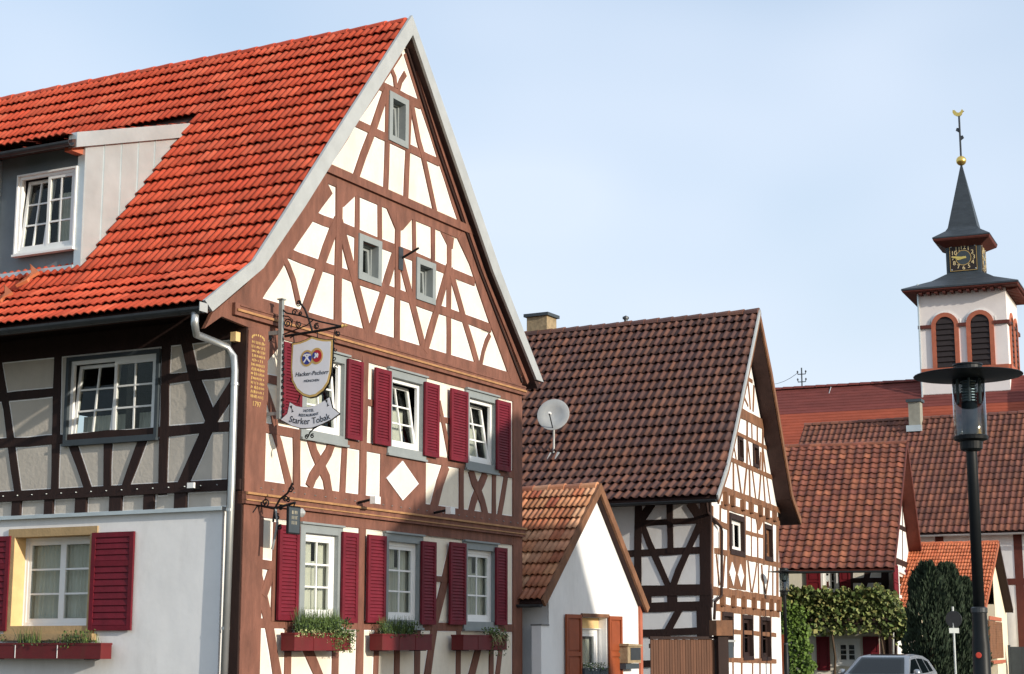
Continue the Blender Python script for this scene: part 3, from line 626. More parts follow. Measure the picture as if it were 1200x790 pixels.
# flag pole holder on the central post
fh = MB().fbox(G, *[(lambda a, b: (a - .07, a + .07, b - .2, b + .2))(*G.uz(467.3, 303.5))][0], .02, .05).build('flag_holder', zinc_dk, inn)
c = G.uz(469, 303); MB().tube([G.W(c[0], c[1], .03), G.W(c[0] - .02, c[1] + .14, .38)], .022, 8).build('flag_rod', black_iron, fh)
# slim flood lights on the cornice
for (x0, y0) in ((422, 590), (511, 597)):
    u, z = G.uz(x0, y0, .1); fl = MB().tube([G.W(u, 3.93, .06), G.W(u, 3.96, .24), G.W(u + .02, 3.98, .34)], .022, 8).build('flood_light', black_iron, inn); MB().fbox(G, u - .05, u + .11, 3.90, 4.02, .32, .42).build('lamp_head', white_paint, fl)
u, z = Lw.uz(229, 568, .12); fl = MB().fbox(Lw, u - .08, u + .05, 3.93, 4.0, .02, .2).build('flood_light', black_iron, inn); MB().fbox(Lw, u - .06, u + .06, 3.94, 4.02, .2, .24).build('lamp_head', white_paint, fl)
u, z = Lw.uz(276, 395, .1); MB().fbox(Lw, u - .05, u + .05, z - .07, z + .07, .05, .16).build('alarm_box', ochre_lt, inn)

# --- eaves wall (left)
ls = []; D = timber_dk  # darker copy of the gable timber: this wall's shade put into the colour
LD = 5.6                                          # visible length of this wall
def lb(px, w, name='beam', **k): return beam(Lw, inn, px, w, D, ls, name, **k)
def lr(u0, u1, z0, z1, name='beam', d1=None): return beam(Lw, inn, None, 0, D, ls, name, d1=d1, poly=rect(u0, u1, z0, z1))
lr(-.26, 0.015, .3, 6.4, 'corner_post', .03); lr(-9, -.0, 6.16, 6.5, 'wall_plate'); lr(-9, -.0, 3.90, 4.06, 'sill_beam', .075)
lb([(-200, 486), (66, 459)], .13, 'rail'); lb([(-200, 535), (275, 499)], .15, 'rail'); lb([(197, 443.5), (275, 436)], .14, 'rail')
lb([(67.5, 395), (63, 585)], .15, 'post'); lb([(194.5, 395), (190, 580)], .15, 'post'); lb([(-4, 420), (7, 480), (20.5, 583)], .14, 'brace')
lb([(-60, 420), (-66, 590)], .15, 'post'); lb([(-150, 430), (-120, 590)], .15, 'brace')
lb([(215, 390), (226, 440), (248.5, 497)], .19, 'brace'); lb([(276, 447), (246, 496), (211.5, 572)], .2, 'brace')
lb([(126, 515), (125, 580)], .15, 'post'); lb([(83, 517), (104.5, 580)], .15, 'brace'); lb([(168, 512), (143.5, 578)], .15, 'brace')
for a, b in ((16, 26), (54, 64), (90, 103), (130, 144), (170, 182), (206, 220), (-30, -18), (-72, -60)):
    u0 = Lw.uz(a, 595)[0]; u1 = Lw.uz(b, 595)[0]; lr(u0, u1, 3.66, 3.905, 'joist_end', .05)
lwin = quad(Lw, [(80, 419), (187, 408.5), (184, 513), (72, 521)], .05)
ls.append(rect(*lwin)); window(Lw, inn, lwin, cols=2, rows=3, cw=.06, cm=slate_paint, sashes=2, sash=[.1, 0], cur=[(0, 1, .3)], fw=.06, rec=.0, proud=.06)
wall_shell(Lw, inn, [(-9, 3.5), (0, 3.5), (0, 7.0), (-9, 7.0)], [rect(lwin[0] + .02, lwin[1] - .02, lwin[2] + .02, lwin[3] - .02)], D)
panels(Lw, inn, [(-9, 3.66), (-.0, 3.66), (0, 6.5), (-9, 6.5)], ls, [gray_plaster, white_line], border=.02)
for i in range(26): MB().lathe(Lw.W(-.4 - i * .3, 3.985, .07), [(.010, 0), (.008, .02), (.003, .03)], 6, axis=tuple(Lw.n)).build('lamp_stud', zinc, inn)
MB().fbox(Lw, -9, -.22, 3.60, 3.655, -.02, .20).build('ledge', zinc, inn)
# rendered ground floor with its sandstone framed window
gw = quad(Lw, [(10.6, 620), (114, 617), (112, 742), (7, 745)], .12)
outl = [(-9, 0), (-.26, 0), (-.26, 3.60), (-9, 3.60)]; gh = rect(gw[0] + .12, gw[1] - .12, gw[2] + .08, gw[3] - .12)
vs_, gg = free_tris(outl, [gh]); mb = MB()
for g in gg: mb.add([Lw.W(v.x, v.y, .12) for v in vs_], [tuple(f) for f in g])
mb.fbox(Lw, -.262, -.258, 0, 3.6, -.1, .12); mb.build('rendered_wall', wavy_render, inn)
wn = MB().ring(Lw, gw[0], gw[1], gw[2], gw[3], .13, -.14, .15).build('window', ochre, inn)
MB().fbox(Lw, gw[0] - .05, gw[1] + .05, gw[2] - .09, gw[2] + .01, .0, .24).build('sill', ochre, wn)
for e in (gw[0] + .131, gw[1] - .131): MB().fbox(Lw, e - .004, e + .004, gw[2] + .13, gw[3] - .13, -.14, .149).build('reveal', ochre_lt, wn)  # lighter than the surround: the light on the reveal put into its colour
window(Lw, inn, (gw[0] + .135, gw[1] - .135, gw[2] + .13, gw[3] - .132), cols=1, rows=3, cw=.01, cm=white_paint, sashes=2, fw=.05, sill=False, cur=[(-.03, .5, 1), (.5, 1.05, 1)], rec=.11, proud=-.1)
s = quad(Lw, [(109, 624), (157, 623), (153, 739), (102.5, 739)], .17); shutter(Lw, inn, s, shut_red, .14, 15, split=.68)
sw_ = s[1] - s[0]; shutter(Lw, inn, (gw[0] - sw_ + .06, gw[0] + .06, s[2], s[3]), shut_red, .14, 15, split=.68)

# --- dormer
dz = DF.o; DW = 3.3
def dzp(px, py, d=0): return DF.uz(px, py, d)
dwq = quad(DF, [(21, 206), (90.5, 194), (86, 288), (15, 301)], .05)
wall_shell(DF, inn, rect(-DW, 0, zb - .3, ztop + .05), [rect(dwq[0] + .02, dwq[1] - .02, dwq[2] + .02, dwq[3] - .02)], mat('grey_dormer_sheet', (.17, .195, .21), .5, .15, 3, .15, 6), -.06, 'dormer_wall')
WL_d = window(DF, inn, dwq, cols=2, rows=3, cw=.03, cm=white_paint, sashes=2, sash=[.12, 0], fw=.05, cur=[(.5, .99, .8)], rec=-.02, proud=.06)
MB().fbox(DF, -.15, -.004, zb - .12, ztop - .01, -.06, .03).build('corner_trim', zinc, inn); MB().fbox(DF, -DW, -.15, zb - .06, zb + .06, -.06, .05).build('flashing', zinc, inn)
MB().fbox(DF, dwq[0] - .62, dwq[0] - .46, zb, ztop - .01, -.06, .02).build('corner_trim', zinc, inn)
# cheek: standing seam sheets following the roof slope
CK = Fac(DF.W(0, 0, 0), 27.65)                    # cheek plane, runs back into the roof, faces the sun like the gable
tp = lambda u: ztop + u * .33                     # the dormer roof climbs gently
bt = lambda u: zb - .05 + u * rise
cu_ = [0, .42, .84, 1.26, 1.68, umax]; cu_ = [c for c in cu_ if c < umax] + [umax]
for i, (a, b) in enumerate(zip(cu_, cu_[1:])):
    MB().prism(CK, ccw([(a, bt(a)), (b, bt(b)), (b, tp(b) + .001), (a, tp(a))]), -.03, .0 + .002 * (i % 2)).build('cheek_sheet', zinc, inn)
    if a > 0: MB().prism(CK, ccw([(a - .008, bt(a)), (a + .008, bt(a)), (a + .008, tp(a)), (a - .008, tp(a))]), -.01, .018).build('standing_seam', zinc, inn)
u2 = umax + .35
MB().prism(CK, ccw([(-.32, tp(-.32) - .02), (u2, tp(u2) - .02), (u2, tp(u2) + .23), (-.32, tp(-.32) + .23)]), -.1, .07).build('dormer_verge', zinc, inn)
v = [CK.W(e, tp(e) + k, dd) for e in (-.4, u2 + .1) for dd in (.05, -DW - .2) for k in (.0, .12)]
mk('dormer_roof', v, [(0, 1, 3, 2), (4, 6, 7, 5), (0, 4, 5, 1), (2, 3, 7, 6), (1, 5, 7, 3), (0, 2, 6, 4)], soffit_m, inn)
P3 = [CK.W(-.42, tp(-.42) + .13, -.02), CK.W(u2 + .1, tp(u2 + .1) + .13, -.02)]
tiled_slope(inn, tm1, tile_red, P3, back, DW, 0.345, 0.30, 40, rest='dormer_tiles')
gutter(inn, CK.W(-.47, tp(-.4) + .06, -DW), CK.W(-.47, tp(-.4) + .06, .09), .075, zinc_dk, brackets=4)
MB().fbox(CK, -.30, -.02, ztop - .16, ztop - .03, -.2, -.05).build('rafter_foot', sandstone, inn)
# snow hooks below the dormer
for px, py in ((48, 322), (17, 346)):
    h = hit(px, py, PL[1] + PN * .16, PN); s_ = back
    tv = [h, h - upv * .42 + s_ * .28, h - upv * .40 + s_ * .38, h + s_ * .12 + upv * .06, h + upv * .3 + s_ * .42, h + upv * .32 + s_ * .30]
    tv = [h + PN * .02, h - upv * .30 + s_ * .30 + PN * .02, h - upv * .20 + s_ * .12 + PN * .02, h + s_ * .16 + PN * .02, h + upv * .22 + s_ * .30 + PN * .02, h + upv * .26 + s_ * .36 + PN * .02]
    n_ = len(tv); tv += [q + PN * .05 for q in tv]
    mk('snow_guard', tv, [(0, 1, 2, 3), (0, 3, 4, 5), (6, 9, 8, 7), (6, 11, 10, 9)] + [(i, (i + 1) % 6, 6 + (i + 1) % 6, 6 + i) for i in range(6)], tile_orange, inn)

# ================================================================ flower boxes of the inn
leaf_g = mat('herb_leaf', (0.10, 0.155, 0.04), 0.7, 0.3, 8, 0, island=0.45)
leaf_d = mat('rosemary_leaf', (0.035, 0.06, 0.028), 0.7, 0.3, 8, 0, island=0.4)
leaf_y = mat('variegated_leaf', (0.42, 0.42, 0.2), 0.7, 0.2, 8, 0, island=0.3)
petal_w = mat('white_petal', (0.75, 0.73, 0.66), 0.7, 0.1, 8, 0, island=0.15)
flower_r = mat('red_petal', (0.4, 0.02, 0.03), 0.7, 0.1, 8, 0, island=0.2)
def blade(mb, p, d, L, w, mi=0, droop=0.0, seg=3):
    d = Vector(d).normalized(); s = d.cross(Vector((random.uniform(-1, 1), random.uniform(-1, 1), .2))).normalized(); k = len(mb.v)
    for i in range(seg + 1):
        t = i / seg; q = p + d * L * t + Vector((0, 0, -droop * L * t * t)); ww = w * (1 - t * .85)
        mb.v += [q - s * ww, q + s * ww]
    for i in range(seg): mb.f.append((k + 2 * i, k + 2 * i + 1, k + 2 * i + 3, k + 2 * i + 2)); mb.mi.append(mi)
def leafquad(mb, p, s, mi=0, n=None):
    n = Vector(n) if n else Vector((random.gauss(0, 1), random.gauss(0, 1), random.gauss(0, 1))); n.normalize(); a = n.orthogonal().normalized(); a = Quaternion(n, random.uniform(0, 6.28)) @ a; b = n.cross(a)
    mb.add([p - a * s, p + b * s * .55 + n * s * .12, p + a * s, p - b * s * .55 + n * s * .12], [(0, 1, 2), (0, 2, 3)], mi)
def flower_box(F, u0, u1, z0, z1, d0, d1, label, plants, straps=False, m=None):
    r = empty('flower_box', F.W((u0 + u1) / 2, z0, (d0 + d1) / 2), label, 'flower box', "window boxes on the inn" if F in (G, Lw) else None); m = m or box_red
    n = 3
    mb = MB(); mb.fbox(F, u0, u1, z0, z1, d1 - .02, d1); mb.fbox(F, u0, u1, z0, z1, d0, d0 + .02); mb.fbox(F, u0, u0 + .02, z0, z1, d0 + .02, d1 - .02); mb.fbox(F, u1 - .02, u1, z0, z1, d0 + .02, d1 - .02); mb.fbox(F, u0 + .02, u1 - .02, z0, z0 + .02, d0 + .02, d1 - .02)
    mb.build('box', m, r); MB().fbox(F, u0 - .008, u1 + .008, z1 - .025, z1 + .004, d0 - .006, d1 + .008).build('rim', m, r)
    for k in range(1, n): MB().fbox(F, u0 + (u1 - u0) * k / n - .006, u0 + (u1 - u0) * k / n + .006, z0 + .01, z1 - .026, d1, d1 + .006).build('batten', white_paint if straps else m, r)
    MB().fbox(F, u0 + .021, u1 - .021, z1 - .06, z1 - .028, d0 + .021, d1 - .021).build('soil', dark_in, r)
    for k in (.12, .88): MB().fbox(F, u0 + (u1 - u0) * k - .012, u0 + (u1 - u0) * k + .012, z0 - .012, z0 - .001, 0.02, d1).build('bracket', black_iron, r)
    for kind, a, b, h, cnt in plants:
        mb = MB()
        for i in range(cnt):
            t = random.random(); u = u0 + (u1 - u0) * (a + (b - a) * t); dd = random.uniform(d0 + .05, d1 - .04); p = F.W(u, z1 - .03, dd)
            if kind == 'upright': blade(mb, p, Vector((random.gauss(0, .16), random.gauss(0, .16), 1)), h * random.uniform(.45, 1), .006, 0 if random.random() < .8 else 1)
            elif kind == 'trail':
                q = F.W(u, z1 - .0, d1 - .03); blade(mb, q, F.n * random.uniform(.4, 1) + F.a * random.gauss(0, .5) + Vector((0, 0, random.uniform(.2, .7))), h * random.uniform(.4, 1), .012, 1 if random.random() < .7 else 0, droop=1.5)
            elif kind in ('hang', 'hangw'): t = random.random() ** 1.5; leafquad(mb, F.W(u + random.gauss(0, .02), z1 + .05 - t * h, d1 - .02 + random.random() * .09 * (1.2 - t)), random.uniform(.010, .024), 0 if random.random() < .75 else 1)
            else: leafquad(mb, F.W(u, z1 + random.uniform(-.06, h), random.uniform(d0 + .04, d1 + .05)), random.uniform(.012, .03), 0 if random.random() < .7 else 1)
        ms = {'upright': [leaf_g, leaf_d], 'trail': [leaf_g, leaf_y], 'bush': [leaf_g, leaf_d], 'white': [petal_w, leaf_g], 'dark': [leaf_d, leaf_g], 'hang': [leaf_g, leaf_d], 'hangw': [leaf_y, leaf_g], 'red': [flower_r, leaf_g]}[kind]
        if mb.v: mb.build('plants', ms, r, kind='stuff')
    return r
fq = lambda a, b: (G.uz(a[0], a[1], .34)[0], G.uz(b[0], b[1], .34)[0])
u0, u1 = fq((345, 750), (411, 752)); flower_box(G, u0, u1, 1.58, 1.84, .10, .34, 'red window box overflowing with tall green herbs under the lit ground-floor window', [('upright', .16, .85, .44, 800), ('hangw', .02, .5, .14, 150), ('hangw', .55, .9, .24, 130), ('bush', .15, .9, .2, 900), ('bush', .6, 1.02, .24, 600), ('hang', .68, 1.06, .34, 700), ('dark', .1, .9, .14, 300), ('red', .5, .9, .04, 14)])
u0, u1 = fq((448, 750), (506, 752)); flower_box(G, u0, u1, 1.58, 1.84, .10, .34, 'shaded red window box with low dark rosemary under the middle ground-floor window', [('upright', .1, .75, .36, 300), ('dark', .05, .8, .2, 500)])
u0, u1 = fq((543, 750), (594, 752)); flower_box(G, u0, u1, 1.58, 1.84, .10, .34, 'shaded red window box with one trailing plant at its right end', [('hang', .60, 1.0, .42, 330), ('bush', .58, .98, .14, 260), ('trail', .62, .98, .2, 40)])
u0 = gw[0] - .3; u1 = Lw.uz(119, 763, .42)[0]; flower_box(Lw, u0, u1, 1.46, 1.69, .2, .44, 'long dark red window box with white straps on the white wall', [('upright', .32, .48, .3, 90), ('bush', .68, .9, .2, 200), ('upright', .62, .95, .24, 90), ('dark', .02, .2, .15, 120), ('dark', .3, .9, .05, 120)], straps=True)

# ================================================================ wrought iron signs
def scroll(F, cu, cz, r0, r1, turns, a0, d, n=26):
    out = []
    for i in range(n + 1):
        t = i / n; r_ = r0 + (r1 - r0) * t; a = a0 + turns * 2 * math.pi * t; out.append(F.W(cu + r_ * math.cos(a), cz + r_ * math.sin(a), d))
    return out
us = G.uz(314, 390)[0]; SF = Fac(G.W(us, 0, 0), 117.65)          # plane of the hanging sign: u is the distance from the wall
P_ = lambda x, y: SF.uz(x, y)
def SW(x, y, d=0): return SF.W(*P_(x, y), d)
sg = empty('hanging_inn_sign', SF.W(.05, P_(328, 420)[1], 0), 'ornate wrought iron bracket with white shield sign and curved name ribbon', 'sign')
pu = P_(328.5, 420)[0]; zt, zl = P_(328, 352)[1], P_(328, 491)[1]
pole = MB().fbox(SF, pu - .03, pu + .03, zl, zt, -.03, .03).build('post', grey_iron, sg); MB().fbox(SF, pu - .05, pu + .05, zt, zt + .02, -.05, .05).build('cap', grey_iron, pole)
zp = P_(316, 391)[1]; MB().fbox(SF, 0.0, pu - .03, zp - .03, zp + .03, -.025, .025).build('wall_arm', grey_iron, sg); MB().fbox(SF, .0, .025, zp - .09, zp + .09, -.06, .06).build('wall_plate', black_iron, sg)
MB().fbox(SF, 0.0, pu - .03, zl + .06, zl + .11, -.02, .02).build('wall_arm', grey_iron, sg)
MB().tube([SW(334, 394), SW(372, 388), SW(400, 382.5)], .022, 8).build('main_arm', black_iron, sg)
MB().tube([SW(330, 362), SW(336, 367), SW(352, 370), SW(375, 377), SW(398, 382)], .013, 7).build('top_arm', black_iron, sg)
MB().tube([SW(350, 353), SW(357, 362), SW(362, 375), SW(366, 388)], .016, 7).build('strut', black_iron, sg)
for cx_, cy_, r_, tn, a0 in ((337, 379, .075, 1.6, 0), (350, 380, .055, 1.5, 2), (371, 382.5, .05, 1.6, 1), (350, 355, .05, 1.4, 4), (396, 391, .045, 1.5, 2), (345, 366, .05, 1.2, 0), (352, 367, .03, 1.2, 3)):
    c = P_(cx_, cy_); MB().tube(scroll(SF, c[0], c[1], r_, .012, tn, a0, 0), .010, 6).build('scroll', black_iron, sg)
MB().tube([SW(332, 392), SW(345, 387), SW(360, 381), SW(368, 374)], .010, 6).build('scroll', black_iron, sg); MB().tube([SW(331, 370), SW(338, 371), SW(343, 375), SW(341, 384)], .010, 6).build('scroll', black_iron, sg)
MB().lathe(SW(402, 382), [(.0, -.04), (.03, -.01), (.012, .02), (.02, .04), (.0, .09)], 8, axis=tuple(SF.a)).build('finial', gold, sg)
for y in range(398, 490, 7):                                     # leafy twist beside the post
    c = P_(331.5, y); MB().tube(scroll(SF, c[0], c[1], .03, .008, 1.2, y, 0, 10), .008, 5).build('leaf_scroll', black_iron, sg)
for x, y0, y1 in ((343, 405, 446), (392.5, 400, 440)):
    for k in range(5):
        c = P_(x + (1 if k % 2 else -1), y0 + (y1 - y0) * k / 4); MB().tube(scroll(SF, c[0], c[1], .035, .006, .9, k * 2.1, 0, 10), .008, 5).build('leaf_scroll', black_iron, sg)
# shield
shp = [(343.5, 403), (352, 401.5), (360, 398.5), (366.5, 395), (373, 397), (381, 398.5), (390.5, 398.5), (389.8, 420), (388.5, 437), (385.5, 449), (379.5, 458), (371, 464.5), (364, 466), (356, 463.5), (348.5, 457), (343.5, 447), (342, 433), (342.8, 415)]
so1 = [P_(*p) for p in shp]; cs = Vector((sum(p[0] for p in so1) / len(so1), sum(p[1] for p in so1) / len(so1)))
si1 = [tuple(cs + (Vector(p) - cs) * .93) for p in so1]
shd = MB().prism(SF, ccw(so1), -.025, .025).build('shield', gold, sg); MB().prism(SF, ccw([tuple(cs + (Vector(p) - cs) * 1.03) for p in so1]), -.015, .015).build('shield_edge', black_iron, shd)
MB().prism(SF, ccw(si1), -.028, .028).build('shield_face', plain_white, shd)
wsh = so1[6][0] - so1[0][0]; cz0 = P_(366, 419)[1]; ce = P_(366, 419)[0]
def oval(cu, cz, a, b, d0, d1, m, nm, n=20): return MB().prism(SF, [(cu + a * math.cos(6.2832 * i / n), cz + b * math.sin(6.2832 * i / n)) for i in range(n)], d0, d1).build(nm, m, shd)
oval(ce - .075, cz0 - .01, .115, .125, .028, .031, gold, 'emblem_rim'); oval(ce + .095, cz0 + .01, .115, .125, .028, .0315, gold, 'emblem_rim')
oval(ce - .075, cz0 - .01, .085, .093, .028, .034, blue_enamel, 'emblem_field'); oval(ce + .105, cz0 + .01, .082, .093, .028, .0345, red_enamel, 'emblem_field'); oval(ce + .065, cz0 + .02, .045, .05, .028, .0355, blue_enamel, 'emblem_field')
em = MB()
for a, b in (((-.13, -.07), (-.03, .05)), ((-.02, -.07), (-.12, .05)), ((-.14, .03), (-.07, .05)), ((-.08, .05), (-.01, .03)), ((.06, -.02), (.12, .05)), ((.12, -.01), (.07, .05)), ((.07, 0.02), (.13, .025))):
    p0 = Vector((ce + a[0], cz0 + a[1] - .0)); p1 = Vector((ce + b[0], cz0 + b[1])); t = (p1 - p0).normalized(); q = Vector((-t.y, t.x)) * .011; em.prism(SF, [tuple(p0 - q), tuple(p1 - q), tuple(p1 + q), tuple(p0 + q)], .03, .0375 + random.random() * .001)
em.build('emblem_marks', plain_white, shd)
zt1 = P_(366, 438)[1]; text('Hacker-Pschorr', .092, SF, P_(366.5, 438)[0], zt1, .0295, ink, shd, shear=.25); text('MÜNCHEN', .05, SF, P_(366.5, 446)[0], P_(366.5, 446.5)[1], .0295, ink, shd, sx=1.1)
MB().tube([SW(372, 389), SW(372, 396)], .008, 6).build('hanger', black_iron, sg); MB().tube([SW(393, 385), SW(391.5, 392), SW(391, 400)], .008, 6).build('hanger', black_iron, sg); MB().tube([SW(340, 396), SW(344, 394), SW(345, 403)], .010, 6).build('hanger', black_iron, sg)
# ribbon: a curved band
rb_t = [(340.5, 472), (347, 476), (354, 477.5), (362, 477.5), (371, 475.5), (379, 471), (386.5, 466)]; rb_b = [(398, 485), (389, 491.5), (378, 497), (366, 501.5), (354, 502), (343, 499), (330, 492.5)]
rp = [P_(*p) for p in [(330, 492), (337.5, 485)] + rb_t + [(389.5, 478)] + rb_b[:-1]]
cr_ = Vector((sum(p[0] for p in rp) / len(rp), sum(p[1] for p in rp) / len(rp)))
rbn = MB().prism(SF, ccw([tuple(cr_ + Vector(((p[0] - cr_.x) * 1.03, (p[1] - cr_.y) * 1.05))) for p in rp]), -.012, .012).build('ribbon', black_iron, sg); MB().prism(SF, ccw(rp), -.018, .018).build('ribbon_face', plain_white, rbn)
tx = P_(363.5, 494); text('Starker Tobak', .135, SF, tx[0], tx[1], .0195, ink, rbn, bend=1.15, sx=.93); tx = P_(362, 482); text('HOTEL', .06, SF, tx[0] + .01, tx[1] + .005, .0195, ink, rbn, bend=.9); tx = P_(362, 487.3); text('RESTAURANT', .058, SF, tx[0] + .01, tx[1] + .004, .0195, ink, rbn, bend=.95)
for x, y in ((342.5, 480), (384, 473)):
    c = P_(x, y); lm = MB()
    for k in range(5): a = -1.2 + k * .6; lm.prism(SF, [(c[0], c[1] - .05 + k * .02), (c[0] + .05 * math.cos(a + 1.57), c[1] - .03 + k * .02), (c[0] + .01, c[1] - .02 + k * .02)], .018, .0195)
    lm.build('leaf_mark', ink, rbn)
MB().tube([SW(352, 463), SW(348, 472)], .008, 6).build('hanger', black_iron, sg); MB().tube([SW(381, 459), SW(384, 466)], .008, 6).build('hanger', black_iron, sg)
MB().tube([SW(361, 512), SW(363, 507), SW(368, 502), SW(377, 497), (SW(383, 494.5))], .011, 6).build('tail_scroll', black_iron, sg)
for x, y in ((359.5, 512), (366, 511)):
    c = P_(x, y); MB().tube(scroll(SF, c[0], c[1], .035, .008, 1.3, 1, 0, 14), .009, 5).build('tail_scroll', black_iron, sg)

# small menu sign on an iron bracket, lower down
u3 = G.uz(300, 590)[0]; S3 = Fac(G.W(u3, 0, 0), 117.65); Q = lambda x, y, d=0: S3.W(*S3.uz(x, y), d)
ms_ = empty('menu_sign', S3.W(.1, 3.5, 0), 'small dark menu board on scrolled iron bracket beside lower left window', 'sign')
MB().tube([G.W(u3 - .12, 3.58, .02), Q(302, 592), Q(322, 596), Q(346, 589)], .02, 7).build('bracket_arm', black_iron, ms_)
MB().tube([Q(320, 612), Q(322, 596), Q(328, 585), Q(337, 578), Q(343, 566)], .016, 7).build('bracket_arm', black_iron, ms_)
MB().tube([Q(319, 644), Q(322, 630), Q(325, 612), Q(323, 596)], .018, 7).build('bracket_arm', grey_iron, ms_)
for x, y, r_, tn, a0 in ((311, 589, .08, 1.6, 3), (325, 606, .05, 1.4, 1), (335, 584, .05, 1.5, 2), (341, 574, .05, 1.4, 0), (329, 594, .04, 1.4, 4), (328, 618, .04, 1.3, 1), (338, 586, .035, 1.2, 1)):
    c = S3.uz(x, y); MB().tube(scroll(S3, c[0], c[1], r_, .01, tn, a0, 0, 20), .011, 6).build('scroll', black_iron, ms_)
for x, y in ((295, 591), (299, 590)):
    MB().lathe(Q(x, y), [(.0, -.06), (.05, -.04), (.055, .02), (.03, .06), (0, .07)], 10, axis=tuple((-G.a).normalized())).build('spot_lamp', grey_iron if x > 296 else black_iron, ms_)
bd = quad(G, [(337, 596), (351.5, 591), (351, 623), (336.5, 629)], .62)
bo = MB().fbox(G, bd[0], bd[1], bd[2] + .0, bd[3], .60, .63).build('board', black_iron, ms_)
MB().fbox(G, bd[0] + .02, bd[1] - .02, bd[2] + .02, bd[3] - .02, .63, .634).build('board_face', slate_paint, bo)
tm_ = MB()
for k in range(3):
    zz = bd[2] + .14 + k * .075; uu = bd[0] + .09
    while uu < bd[1] - .1: w = random.uniform(.018, .032); tm_.fbox(G, uu, uu + w * .5, zz, zz + .05, .6335, .6355); tm_.fbox(G, uu, uu + w, zz + random.choice((0, .022, .043)), zz + random.choice((0, .022, .043)) + .007 if False else zz + .05, .6335, .635) if random.random() < .3 else None; uu += w + .012
tm_.build('lettering', mat('faded_gold_print', (0.33, 0.3, 0.22), .6, .1, 5, 0), bo, kind='stuff')
MB().tube([Q(346, 589), G.W((bd[0] + bd[1]) / 2, bd[3], .615)], .01, 6).build('hanger', black_iron, ms_)
u, z = G.uz(353.5, 601, .1); MB().lathe(G.W(u, z, .03), [(.06, 0), (.07, .08), (.03, .12), (.01, .13)], 12, axis=tuple(G.n)).build('wall_spot', zinc_wht, ms_)

# ================================================================ small white outbuilding between the two big houses
so3 = at(643, 757, 33.0); H = Fac(so3, 27.65)
shed = empty('white_outbuilding', H.W(2.2, 0, -2), 'low white outbuilding with bleached orange tiles and orange-brown shutters', 'house')
sov = .14
sl_o = [H.uz(635, 703, sov), H.uz(703, 566, sov)]; sr_o = [H.uz(760, 712, sov), sl_o[1]]
def V3(F, p, d): return F.W(p[0], p[1], d)
shw = H.uz(748, 700)[0]
def board(F, parent, a, b, w, d0, d1, m, nm='bargeboard'):
    a = Vector(a); b = Vector(b); t = (b - a).normalized(); n = Vector((-t.y, t.x)); n = n if n.y < 0 else -n
    return MB().prism(F, ccw([tuple(a), tuple(b), tuple(b + n * w), tuple(a + n * w)]), d0, d1).build(nm, m, parent)
board(H, shed, sl_o[0], sl_o[1], .16, sov - .02, sov + .03, timber_old); board(H, shed, sr_o[0], sr_o[1], .16, sov - .02, sov + .031, timber_old)
e1 = off_poly(sl_o, .07); e2 = off_poly(sr_o, .07); e1[1] = e2[1] = (sl_o[1][0], sl_o[1][1] - .11)
QL = [V3(H, p, sov - .03) for p in e1]; QR = [V3(H, p, sov - .03) for p in e2]; LEN2 = 4.6
slab(shed, 'roof_boarding', QL, back, LEN2, .08, soffit_m); slab(shed, 'roof_boarding', QR, back, LEN2, .08, soffit_m)
tm2 = tile_mesh('roof_tile', 0.24, 0.42, 'double', tile_shed, .06)
tiled_slope(shed, tm2, tile_shed, QL, back, LEN2, .36, .24, 300); tiled_slope(shed, tm2, tile_shed, QR, back, LEN2, .36, .24, 0)
ridge(shed, V3(H, e1[1], sov - .05), V3(H, e1[1], -LEN2), tile_shed, .12, .36)
gutter(shed, H.W(e1[0][0] - .07, e1[0][1] - .03, -LEN2), H.W(e1[0][0] - .07, e1[0][1] - .03, sov), .06, zinc_dk)
hw = (H.uz(704, 722)[0], H.uz(741, 722)[0]); hwz = (H.uz(700, 795)[1] - .25, H.uz(700, 724)[1])
wu = quad(H, [(682, 723), (711, 724), (711, 795), (682, 795)], .0); hole = rect(wu[0], wu[1], wu[2] - .3, wu[3])
apx = (sl_o[1][0], sl_o[1][1] - .2); ol = [(0, 0), (shw, 0), (shw, sr_o[0][1] + .35), apx, (0.0, sl_o[0][1] + .12)]
vs_, gg = free_tris(ol, [hole]); mb = MB()
for g in gg: mb.add([H.W(v.x, v.y, 0) for v in vs_], [tuple(f) for f in g])
mb.build('gable_wall', white_wall, shed)
for e in (hole[0][0], hole[1][0]): MB().fbox(H, e - .002, e + .002, hole[0][1], hole[2][1], -.26, -.001).build('reveal', white_wall, shed)
MB().fbox(H, hole[0][0], hole[1][0], hole[2][1] - .003, hole[2][1] + .003, -.26, -.001).build('reveal', white_wall, shed)
MB().fbox(H, hole[0][0] - .05, hole[1][0] + .05, hole[2][1] + .002, hole[2][1] + .07, -.01, .05).build('lintel', timber_old, shed)
window(H, shed, (hole[0][0] + .01, hole[1][0] - .01, hole[0][1] + .01, hole[2][1] - .22), cols=1, rows=1, cw=.01, cm=white_paint, fw=.09, rec=.2, proud=-.16, sill=False, cur=[(0, 1, .9)])
MB().fbox(H, hole[0][0] + .01, hole[1][0] - .01, hole[2][1] - .22, hole[2][1] - .01, -.24, -.17).build('roller_box', ochre_lt, shed)
for q in ([(664, 720), (682, 720), (682, 795), (664, 795)], [(714.5, 722), (729.5, 722.5), (729.5, 795), (714.5, 795)]):
    b = quad(H, q, .06); b = (b[0], b[1], b[2] - .3, b[3]); shutter(H, shed, b, orange_shut, .03, 1, split=.5, solid=True)
